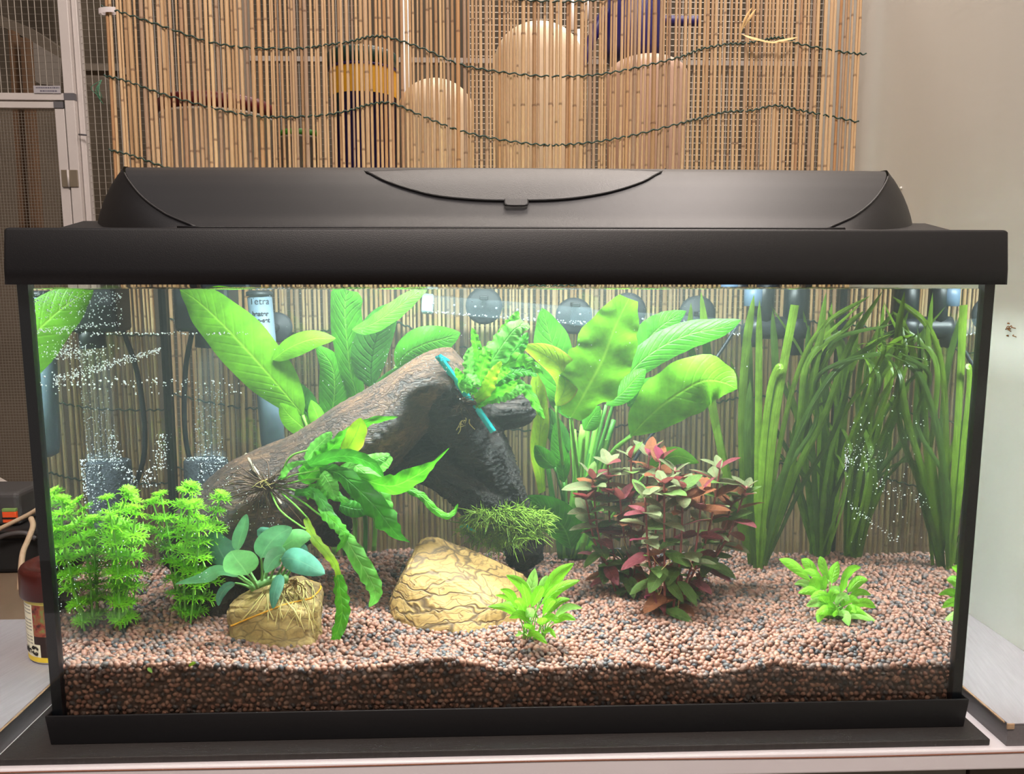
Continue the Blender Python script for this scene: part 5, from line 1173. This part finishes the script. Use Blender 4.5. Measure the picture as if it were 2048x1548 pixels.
# ---------------------------------------------------------------- bubbles clinging to glass and equipment
def bubbles():
    R_ = random.Random(77); pts = []
    def add(u, v, Y, s=1.): 
        p = P(u, v, Y)
        if abs(p[0]) < .3735 and p[2] < WATER_Z-.002: pts.append((*p, s*R_.choice([.0003, .0004, .00048, .0006, .0008])))
    F_ = .0072
    for k in range(330): add(R_.uniform(60, 245), R_.triangular(576, 650, 590), F_, .8)
    for k in range(160): t = R_.random(); add(62+178*t, 663-17*t+R_.gauss(0, 2.5), F_, .8)
    for k in range(260): add(R_.triangular(75, 240, 130), R_.gauss(703, 11), F_, .85)
    for k in range(330): t = R_.random(); add(105+215*t, 762-62*t+R_.gauss(0, 7*(1-.6*t)), F_, .95)
    for k in range(110): add(R_.uniform(110, 505), 667+R_.gauss(0, 1.5), F_)
    for k in range(60): add(R_.uniform(72, 235), R_.gauss(762, 9), F_, 1.2)
    for k in range(60): add(R_.uniform(220, 495), R_.gauss(765, 6), F_, 1.2)
    for k in range(22): add(R_.uniform(250, 490), R_.gauss(786, 2), F_)
    for k in range(50): t = R_.random(); add(64+50*t+R_.gauss(0, 2), 640+700*t, F_, 1.2)
    for k in range(50): t = R_.random(); add(1962-52*t+R_.gauss(0, 1.5), 640+640*t, F_, 1.1)
    for k in range(240): a = R_.uniform(-1, 1); v = 760+160*R_.random()**.7; add(418+28*a, v, .30-.014*math.sqrt(max(0, 1-a*a)))
    for k in range(420): a = R_.uniform(-1, 1); add(413+44*a, 915+R_.random()**1.6*110, .30-.024*math.sqrt(max(0, 1-a*a)), 1.15)
    for k in range(120): add(R_.gauss(322, 8), R_.uniform(868, 940), .24); 
    for k in range(70): add(R_.gauss(295, 10), R_.uniform(935, 975), .24)
    for k in range(150): add(1690+R_.random()**2*75, R_.gauss(916, 14), F_, .7)
    for k in range(60): t = R_.random(); add(1700+100*t, 1010+75*t+R_.gauss(0, 4), F_, .7)
    for k in range(50): t = R_.random(); add(1745+110*t, 965+40*t+R_.gauss(0, 8), F_, .8)
    for k in range(90): add(R_.uniform(1690, 1860), R_.uniform(690, 1100), F_, .8)
    for k in range(120): add(R_.uniform(520, 1500), R_.uniform(582, 800), F_, .7)
    for k in range(60): add(R_.uniform(760, 900), R_.gauss(720, 12), F_, .7)
    for k in range(60): add(R_.uniform(92, 165), R_.uniform(1120, 1230), F_, .8)
    for k in range(60): add(R_.uniform(180, 420), R_.uniform(1060, 1160), F_, .7)
    for k in range(200):
        t_ = R_.random(); p = s0*(1-t_)+s2*t_; pts.append((p[0], p[1]-.006-R_.random()*.003, p[2]-.0065-R_.random()*.003, R_.choice([.0006, .0008])))
    for k in range(160):
        h = on_wood(R_.uniform(360, 560), R_.uniform(930, 1060), .0006)
        if h is not None: pts.append((*h, .0005))
    b_ = bmesh.new(); bmesh.ops.create_icosphere(b_, subdivisions=1, radius=1); v = np.array([list(x.co) for x in b_.verts]); f = np.array([[x.index for x in fc.verts] for fc in b_.faces]); b_.free()
    pt = np.array(pts); V = (v[None]*pt[:, None, 3:]+pt[:, None, :3]); V[:, :, 1] = np.maximum(V[:, :, 1], .0055); V = V.reshape(-1, 3); Fc = (f[None]+(np.arange(len(pt))*len(v))[:, None, None]).reshape(-1, 3)
    t = NT('air_bubble'); sh = t.bsdf((.92, .97, 1, 1), .12); sh.inputs['Specular IOR Level'].default_value = .9; o = part('air_bubbles', V, Fc, t.done(sh)); tag(o, 'tiny silvery air bubbles clinging to the glass and equipment', 'bubbles', kind='stuff')
bubbles()

# ---------------------------------------------------------------- food tin on the left board
ty = .132; tz = .0150; tx = -.4375; tr_ = .0325
topz = float(A(60, 1136, ty-.02)[2]); H = topz-tz
tn = thing('food_tin', 'small round food tin with dark brown lid and cream label beside the aquarium', 'tin', (tx, ty, tz))
C0 = (tx, ty, tz); M_WHT = simple('white_tin', (226, 226, 222), .35, .05)
V, Fc = lathe_vf([(.0, 0), (tr_*.93, 0), (tr_*.97, .0015), (tr_*.97, H*.70), (tr_*.0, H*.70)], C0, 40); part('body', V, Fc, M_WHT, tn)
def tin_label():
    t = NT('tin_label'); o = t.n('ShaderNodeNewGeometry').outputs['Position']; xyz = t.n('ShaderNodeSeparateXYZ', {0: o}); z = xyz.outputs[2]; x = xyz.outputs[0]
    k = t.math('FRACT', t.math('MULTIPLY', t.math('SUBTRACT', z, tz), 1/.0033)); ln_ = t.math('LESS_THAN', k, .42)
    blk = t.math('GREATER_THAN', t.math('FRACT', t.math('MULTIPLY', t.math('SUBTRACT', z, tz), 1/.0150)), .18)
    nz = t.noise(t.map(o, (900, 900, 12)), 1, 2); wd = t.math('GREATER_THAN', nz.outputs[0], .42)
    inx = t.math('LESS_THAN', x, tx-.0150); low = t.math('GREATER_THAN', z, tz+.018)
    m = t.math('MULTIPLY', t.math('MULTIPLY', ln_, blk), t.math('MULTIPLY', t.math('MULTIPLY', wd, inx), low))
    c = t.mix(t.math('MULTIPLY', m, .62), lin((238, 234, 206)), lin((60, 54, 46)))
    pic = t.math('GREATER_THAN', x, t.math('ADD', tx-.0135, t.math('MULTIPLY', t.math('LESS_THAN', z, tz+.020), .0065))); pn = t.noise(o, 160, 3); pc = t.ramp(pn.outputs[0], [(.35, lin((70, 40, 30))), (.5, lin((150, 66, 50))), (.65, lin((120, 130, 70)))])
    dk = t.math('LESS_THAN', z, tz+.028); c = t.mix(pic, c, t.mix(dk, pc, lin((44, 26, 22))))
    yb = t.math('LESS_THAN', z, tz+.0075); c = t.mix(yb, c, lin((238, 206, 60))); yt = t.math('GREATER_THAN', z, tz+H*.70-.005); c = t.mix(yt, c, lin((232, 214, 110)))
    return t.done(t.bsdf(c, .4))
V, Fc = lathe_vf([(tr_, .0026), (tr_, H*.685)], C0, 56, False); part('label', V, Fc, tin_label(), tn)
V, Fc = lathe_vf([(0, H*.69), (tr_*1.08, H*.69), (tr_*1.10, H*.705), (tr_*1.09, H*.95), (tr_*1.04, H*.985), (tr_*.97, H), (tr_*.86, H), (tr_*.83, H*.985), (tr_*.55, H*.99), (0, H*.99)], C0, 44); part('lid', V, Fc, simple('dark_brown_lid', (66, 22, 18), .3, .08), tn)
M_INK = simple('black_ink', (24, 22, 20), .5); text('mle', .0095, (tx, ty, tz+.0105), tr_, M_INK, tn, 'RIGHT', True, -.56)
rc = np.array([-.40, tz+.0140])
for k in range(2):
    q = []
    for t_ in np.linspace(.3, 2.6, 14):
        aa = t_+k*math.pi; an_ = rc[0]+.0034*math.cos(aa)/tr_; q.append((tx+(tr_+.0004)*math.sin(an_), ty-(tr_+.0004)*math.cos(an_), rc[1]+.0034*math.sin(aa)))
    V, Fc = tube_vf(np.array(q), np.concatenate([np.full(10, .0008), [.0020, .0014, .0008, .0002]]), 6); part('recycling_arrow', V, Fc, M_INK, tn)

# ---------------------------------------------------------------- clutter at the far left, behind the boards
M_BROWN = simple('worn_brown_wood', (112, 92, 74), .8, .25, 14)
M_ALU = plastic('aluminium', (206, 198, 194), .38, .1, 500, Metallic=.1); M_ALUD = plastic('grey_corner_piece', (96, 94, 98), .5, .1)
sc_ = thing('side_cabinet', 'low brown wooden cabinet standing at left behind the grey board', 'cabinet', (-.8, .4, -.75))
box('cabinet_top', -1.15, -.436, .2055, .455, -.012, .0125, M_BROWN, sc_, bevel=.003); box('cabinet_body', -1.13, -.45, .2085, .44, -.75, -.012, M_CABD, sc_)
box('support', -.99, -.43, -.20, .19, -.75, -.0065, M_CABD, sc_)
zt = .0125
by = .345; c_ = A(20, 1100, by)
bg = thing('black_box', 'black crate on the low cabinet, under the orange-striped device', 'crate', (c_[0], by, zt))
zt += .0005
box('body', c_[0]-.12, c_[0]+.055, by, by+.095, zt, float(A(20, 1072, by)[2]), simple('matt_black', (16, 15, 15), .8), bg, bevel=.006)
box('lip', c_[0]-.124, c_[0]+.059, by-.004, by+.099, float(A(20, 1076, by)[2]), float(A(20, 1062, by)[2]), simple('black_lip', (26, 25, 25), .6), bg, bevel=.003)
z0 = float(A(20, 1062, by)[2]); z1 = float(A(20, 986, by+.02)[2]); xr = float(A(38, 1020, by+.02)[0])
dv = thing('power_device', 'dark grey device with orange and green stripe at the left edge', 'device', (xr-.06, by+.02, z0))
box('case', xr-.13, xr, by+.02, by+.085, z0, z1, simple('device_grey', (66, 64, 64), .5), dv, bevel=.006, seg=3)
xa = float(A(7, 1020, by+.02)[0]); za, zb2, zc = (float(A(20, v, by+.02)[2]) for v in (1044, 1022, 1016))
box('orange_panel', xa, xr-.002, by+.016, by+.021, za, zb2, simple('orange', (226, 84, 36), .4, .08), dv, bevel=.001); box('green_stripe', xa, xr-.002, by+.016, by+.021, zb2, zc, simple('green', (120, 150, 84), .4, .08), dv, bevel=.0005)
box('cover_gap', xa, xr-.002, by+.0152, by+.0162, (za+zb2)/2-.002, (za+zb2)/2, M_GAP, dv)
V = []; pr = [(A(-30, 955, .452)), A(0, 972, .452), A(35, 995, .452), A(66, 1010, .452)]
lo = [A(-30, 1060, .452), A(0, 1060, .452), A(35, 1060, .452), A(66, 1060, .452)]
V = [tuple(p) for p in pr+lo]+[(p[0], p[1]+.02, p[2]) for p in pr+lo]; Fc = []
for i in range(3): Fc += [(i, i+1, i+5, i+4), (i+8, i+12, i+13, i+9), (i, i+8, i+9, i+1), (i+4, i+5, i+13, i+12)]
Fc += [(0, 4, 12, 8), (3, 11, 15, 7)]
o = part('cloth_bundle', V, Fc, simple('pale_grey_cloth', (170, 160, 152), .8, .1, 20), None, False); tag(o, 'pale grey sloping cloth behind the orange-striped device', 'cloth')
cbm = simple('beige_cable', (190, 164, 136), .5, .1)
cl = tube('cable', spline([A(-10, 1062, .335), A(25, 1045, .335), A(55, 1030, .335), A(75, 1018, .335)], 24), .0026, cbm, None, 8); tag(cl, 'beige cable running up to the right past the orange-striped device', 'cable')
cl = tube('cable', spline([A(62, 1036, .33), A(66, 1052, .32), A(56, 1080, .30), A(46, 1105, .28), A(42, 1140, .26), A(40, 1180, .25)], 30), .0032, cbm, None, 8); tag(cl, 'beige cable bending down behind the food tin', 'cable')
cl = tube('cable', spline([A(-10, 1078, .335), A(20, 1068, .335), A(50, 1066, .335), A(72, 1078, .335)], 24), .003, simple('grey_cable', (70, 66, 66), .5), None, 8); tag(cl, 'dark grey cable lying on the black crate', 'cable')

# ---------------------------------------------------------------- aluminium aviary front at the left
CY = 1.05
av = thing('wire_enclosure', 'aluminium framed wire mesh enclosure with hinged door at the left background', 'enclosure', (-.85, CY, -.75))
def xat(u, v): return float(A(u, v, CY)[0])
def zat(v): return float(A(120, v, CY)[2])
px0, px1 = xat(114, 0), xat(134, 0)
box('post', px0, px1, CY, CY+.018, -.75, 1.6, M_ALU, av, bevel=.001); box('post', px1+.001, px1+.012, CY+.012, CY+.03, -.75, 1.6, M_ALU, av, bevel=.001)
box('rail', -1.9, px0, CY+.001, CY+.018, zat(200), zat(186), M_ALU, av, bevel=.001); box('corner_piece', px0-.0005, px1+.0005, CY-.0008, CY+.010, zat(200), zat(186), M_ALUD, av)
dr = box('door_rail', -1.9, px0-.022, CY+.002, CY+.016, zat(216), zat(203), M_ALU, av, bevel=.001); box('corner_piece', px0-.022, px0-.003, CY-.0005, CY+.014, zat(216), zat(203), M_ALUD, av)
box('door_post', px0-.022, px0-.003, CY+.002, CY+.018, -.75, zat(216), M_ALU, av, bevel=.001)
hg = box('hinge', px0-.016, px1-.003, CY-.003, CY, zat(374), zat(340), simple('hinge_metal', (150, 138, 120), .35, .1, 60, Metallic=.6), av, bevel=.0006)
V, Fc = tube_vf(np.array([[px0-.0015, CY-.004, zat(374)], [px0-.0015, CY-.004, zat(340)]]), .0022, 8); part('pin', V, Fc, M_ALU, hg)
lst = []; x = px1+.016
while x < -.28: lst.append(tube_vf(np.array([[x, CY+.02, -.75], [x, CY+.02, 1.6]]), .0011, 4, False)); x += .0131
x = px0-.012
while x > -1.8: lst.append(tube_vf(np.array([[x, CY+.012, zat(190)], [x, CY+.012, 1.6]]), .0011, 4, False)); x -= .0131
for k in range(95):
    z = 1.25-k*.0131
    if z > zat(190): lst.append(tube_vf(np.array([[-1.8, CY+.012, z], [px0, CY+.012, z]]), .0005, 3, False))
    lst.append(tube_vf(np.array([[px1+.012, CY+.02, z], [-.28, CY+.02, z]]), .0005, 3, False))
x = px0-.026
while x > -1.5: lst.append(tube_vf(np.array([[x, CY+.012, -.6], [x, CY+.012, zat(216)]]), .0005, 3, False)); x -= .0062
z = zat(218)
while z > -.3: lst.append(tube_vf(np.array([[-1.5, CY+.012, z], [px0-.024, CY+.012, z]]), .0005, 3, False)); z -= .0062
V, Fc = merge(lst); o = part('wire_mesh', V, Fc, simple('galvanised_wire', (150, 142, 132), .45, .1, 60, Metallic=.3), av); o['kind'] = 'stuff'
sg = box('notice_label', xat(68, 180), xat(122, 180), CY-.0015, CY-.0005, zat(187), zat(172), simple('grey_notice', (170, 166, 170), .6, .05), av)
lst = []
for v, u0, u1 in ((176, 73, 121), (182.5, 81, 115)):
    u = u0
    while u < u1: 
        w_ = RR.uniform(1.6, 4.5); lst.append((np.array([(xat(u, 180), CY-.0018, zat(v+1.3)), (xat(min(u+w_, u1), 180), CY-.0018, zat(v+1.3)), (xat(min(u+w_, u1), 180), CY-.0018, zat(v-1.3)), (xat(u, 180), CY-.0018, zat(v-1.3))]), [(0, 1, 2, 3)])); u += w_+1.1
V, Fc = merge(lst); o = part('notice_print', V, Fc, simple('faded_ink', (92, 88, 104), .6), sg, False); o['kind'] = 'stuff'
V, Fc = tube_vf(np.array([A(158, 269, CY), A(172, 270, CY-.01)]), .002, 6); part('screw', V, Fc, M_ALUD, av)
# inside the enclosure: sloping roof board, posts, pale sheet
def slab(name, pts, Y, th, mat):
    q = [A(u, v, Y) for u, v in pts]; V = [tuple(p) for p in q]+[(p[0], p[1]+th, p[2]) for p in q]; n = len(q)
    Fc = [tuple(range(n)), tuple(range(2*n-1, n-1, -1))]+[(i, n+i, n+(i+1) % n, (i+1) % n) for i in range(n)]
    return part(name, V, Fc, mat, av, False)
M_GB = simple('grey_weathered_wood', (104, 94, 82), .85, .3, 8); M_GB2 = simple('grey_board', (120, 110, 98), .85, .2, 10)
slab('sloping_beam', [(0, 30), (60, 55), (215, 160), (215, 205), (120, 120), (40, 70), (0, 52)], 1.9, .08, M_GB)
slab('crossbeam', [(140, 128), (240, 128), (240, 142), (140, 138)], 1.7, .06, M_GB2)
slab('roof_sheet', [(50, 75), (118, 115), (118, 172), (80, 168), (52, 150)], 1.8, .012, simple('pale_sheet', (128, 120, 112), .7, .12, 30))
for (ua, ub, v0), lb in (((16, 25, 60), 'brown wooden post inside the enclosure, left of two'), ((40, 52, 75), 'yellowish brown wooden post inside the enclosure, right of two')):
    o = slab('wooden_post', [(ua, v0), (ub, v0), (ub+24, 480), (ua+24, 480)], 1.5, .03, simple('brown_post', (96, 70, 48), .8, .35, 20))
slab('rear_panel', [(-40, 215), (110, 215), (130, 980), (-40, 980)], 2.2, .02, simple('panel_grey', (118, 106, 92), .9, .12, 6))

# ---------------------------------------------------------------- shelf with tubs behind the reeds
SY = .64
sz_ = .405
sf = thing('shelf_unit', 'grey shelf unit standing behind the reed screen with tubs on it', 'shelf', (0, SY+.12, -.75))
box('shelf_board', -.46, .62, SY-.11, SY+.20, sz_-.02, sz_, simple('shelf_grey', (130, 118, 104), .7), sf, bevel=.002)
for x_ in (-.45, .59): box('upright', x_, x_+.02, SY+.17, SY+.19, -.75, 1.3, M_GB2, sf)
box('rear_rail', -.43, .59, SY+.172, SY+.186, float(A(900, 128, SY+.18)[2]), float(A(900, 118, SY+.18)[2]), simple('rail_grey', (150, 142, 134), .6), sf)
lst = []
for k in range(62): x_ = -.05+k*.0105; lst.append(tube_vf(np.array([[x_, SY+.19, .30], [x_, SY+.19, 1.05]]), .0009, 4, False))
for k in range(70): z_ = .30+k*.0105; lst.append(tube_vf(np.array([[-.05, SY+.19, z_], [.60, SY+.19, z_]]), .0009, 4, False))
V, Fc = merge(lst); o = part('grid_panel', V, Fc, simple('pale_wire', (188, 178, 164), .5, .1), sf); o['kind'] = 'stuff'
def tub(name, label, u0, u1, vt, Y, mat, lidmat=None, lidv=None, round_=0., taper=.92, bands=None):
    c = A((u0+u1)/2, vt, Y); r = (A(u1, vt, Y)[0]-A(u0, vt, Y)[0])/2; H_ = c[2]-sz_; C_ = (c[0], Y+.0, sz_); t_ = thing(name, label, 'tub', C_, None)
    if bands: body_top = bands[0]
    pr = [(0, 0), (r*taper*.97, 0), (r*taper, .004), (r, H_*(1-round_)-(.004 if not round_ else 0))]
    if round_:
        for a in np.linspace(0, math.pi/2, 8)[1:]: pr.append((r*max(math.cos(a), .0001), H_*(1-round_)+H_*round_*math.sin(a)))
    else: pr += [(r*1.04, H_-.004), (r*1.04, H_), (r*.94, H_), (r*.9, .01), (0, .01)]
    V, Fc = lathe_vf(pr, C_, 32); part('body', V, Fc, mat, t_)
    if lidmat:
        hl = A((u0+u1)/2, lidv, Y)[2]-sz_; V, Fc = lathe_vf([(0, H_+.0005), (r*1.06, H_+.0005), (r*1.06, hl-.004), (r*.98, hl), (0, hl)], C_, 32); part('lid', V, Fc, lidmat, t_)
    if bands:
        for nm, va, vb, m in bands:
            za_, zb_ = A((u0+u1)/2, va, Y)[2]-sz_, A((u0+u1)/2, vb, Y)[2]-sz_; V, Fc = lathe_vf([(r*1.012, max(za_, .002)), (r*1.012, zb_)], C_, 32, False); part(nm, V, Fc, m, t_)
    return t_
M_CREAM = simple('cream_plastic', (238, 216, 184), .5, .06, 12); M_WHITEP = simple('white_plastic', (232, 226, 218), .5, .05, 12); M_PURP = simple('dark_blue_plastic', (34, 30, 92), .4, .1); M_YEL = simple('yellow_label', (214, 160, 30), .5, .1)
tub('storage_tub', 'cream plastic tub behind the reeds, left of the tallest one', 795, 948, 158, SY, M_CREAM, round_=.18)
tub('storage_tub', 'tallest cream plastic tub behind the reeds near the middle', 988, 1168, 46, SY+.03, M_CREAM, round_=.16)
tub('storage_tub', 'pinkish tub behind the reeds below the dark blue jug', 1215, 1375, 112, SY, simple('pinkish_plastic', (212, 180, 160), .5, .06, 12), round_=.1)
tub('storage_tub', 'white translucent bucket with dark red lid behind the reeds', 330, 540, 236, SY, M_WHITEP, simple('dark_red_lid', (92, 20, 26), .4), 206)
tub('food_jar', 'tall jar with yellow band and dark green lid behind the reeds', 660, 792, 140, SY-.03, M_PURP, simple('dark_green_lid', (18, 60, 56), .35), 108, bands=[('band', 198, 142, M_YEL)])
tub('small_box_tub', 'small grey tub with green lid behind the reeds', 562, 640, 276, SY-.04, simple('grey_tub', (150, 144, 136), .6), simple('green_lid', (60, 130, 40), .5), 264)
# dark blue jug with handle on the grid
jp = A(1265, 60, SY+.06); jg = thing('jug', 'dark blue plastic jug with handle behind the reeds at upper right', 'jug', tuple(A(1265, 112, SY+.06)))
ja, jb = A(1195, 25, SY+.06), A(1315, 110, SY+.06)
V, Fc = lathe_vf([(0, 0), (.045, 0), (.05, .01), (.047, .085), (.036, .10), (.0, .10)], tuple(A(1265, 118, SY+.06)), 28); part('body', V, Fc, M_PURP, jg)
tube('handle', spline([A(1215, 22, SY+.05), A(1192, 60, SY+.05), A(1176, 100, SY+.05), A(1158, 150, SY+.05), A(1152, 160, SY+.05)], 24), np.linspace(.011, .004, 24), M_PURP, jg, 10)
tube('spout', spline([A(1310, 40, SY+.06), A(1360, 42, SY+.06), A(1400, 42, SY+.06)], 12), .008, M_PURP, jg, 10)
for k, (u, v0, v1) in enumerate(((812, -20, 156), (1146, -20, 60), (1158, 60, 240), (1172, -20, 40))):
    o = tube('white_pole', np.array([A(u, v0, SY+.1), A(u, v1, SY+.1)]) if k else np.array([A(u, v0, SY+.1), A(u, v1+260, SY+.1)]), .0062, simple('white_tube', (240, 236, 232), .4, .03), None, 12); tag(o, ['thin white pole behind the reeds beside the left cream tub', 'thin white pole behind the reeds at the top, beside the tallest tub', 'thin white pole behind the reeds below the jug handle', 'thin white pole behind the reeds at the top, nearest the jug'][k], 'pole')
# small scraps
for u, v, du, dv, m, lb in ((378, 1338, 16, -4, M_SWY, 'yellow-green leaf scrap lying on the gravel at front left, right of the other'), (296, 1342, 10, 12, M_CRL, 'pale green leaf scrap lying on the gravel at front left')):
    a = ground(u, v)+np.array([0, -.001, .003]); b_ = ground(u+du, v+dv)+np.array([0, -.001, .004]); V, Fc, UV = leaf_vf([a, (a+b_)/2+np.array([0, 0, .001]), b_], .0032, prof_sword, roll=30, n=8, cols=5)
    o = part('leaf_scrap', V, Fc, m, None, True, UV); tag(o, lb, 'leaf')
q = [P(920, 1054, .212), P(932, 1050, .208), P(940, 1058, .208), P(952, 1062, .212)]
o = tube('knotted_band', spline(q, 16), .0014, bpy.data.materials['turquoise_rubber'], None, 6); tag(o, 'short turquoise band end sticking out at the left of the moss', 'band')
# dry leaf tuft and pins
tuft = []
M_STRAW = simple('dry_straw', (222, 186, 130), .6, .15, 80)
for pts in ([(1505, 14, -.012), (1490, 40, -.018), (1482, 68, -.015)], [(1512, 18, -.01), (1500, 36, -.02), (1484, 60, -.016)], [(1482, 68, -.014), (1510, 76, -.02), (1545, 84, -.018), (1598, 82, -.014)], [(1485, 68, -.012), (1500, 74, -.022), (1518, 82, -.02)], [(1545, 84, -.016), (1575, 78, -.02), (1596, 74, -.016)]):
    q = np.array([A(u, v, RY+dy) for u, v, dy in pts]); V, Fc, UV = leaf_vf(q, .0042, prof_sword, roll=25, cup=.4, n=10, cols=3); o = part('dry_leaf', V, Fc, M_STRAW, rs)
wp = A(1803, 376, .42); hx = .5026
def onwall(u, v):
    d = ray(u, v); return CAM+d*((hx-CAM[0])/d[0])
w_ = onwall(1803, 376); V, Fc = lathe_vf([(0, 0), (.0018, .0004), (.0018, .001), (0, .0022)], (0, 0, 0), 12, False); V = np.stack([-V[:, 2], V[:, 0], V[:, 1]], 1)+w_; o = part('wall_pin', V, Fc, M_WHITEP); tag(o, 'small white pin head stuck in the right wall', 'pin')
lst = []
for k in range(9):
    u, v = 2023+RR.uniform(-7, 7), 658+RR.uniform(-12, 14); a = onwall(u, v); b = onwall(u+RR.uniform(-8, 8), v+RR.uniform(-6, 8)); m = (a+b)/2-np.array([.002, 0, 0]); lst.append(tube_vf(spline([a, m, b], 6), .0005, 4))
V, Fc = merge(lst); o = part('dried_moss_bit', V, Fc, simple('dried_brown', (120, 80, 40), .9)); tag(o, 'little dried brown plant scrap stuck to the right wall', 'plant scrap', kind='stuff')
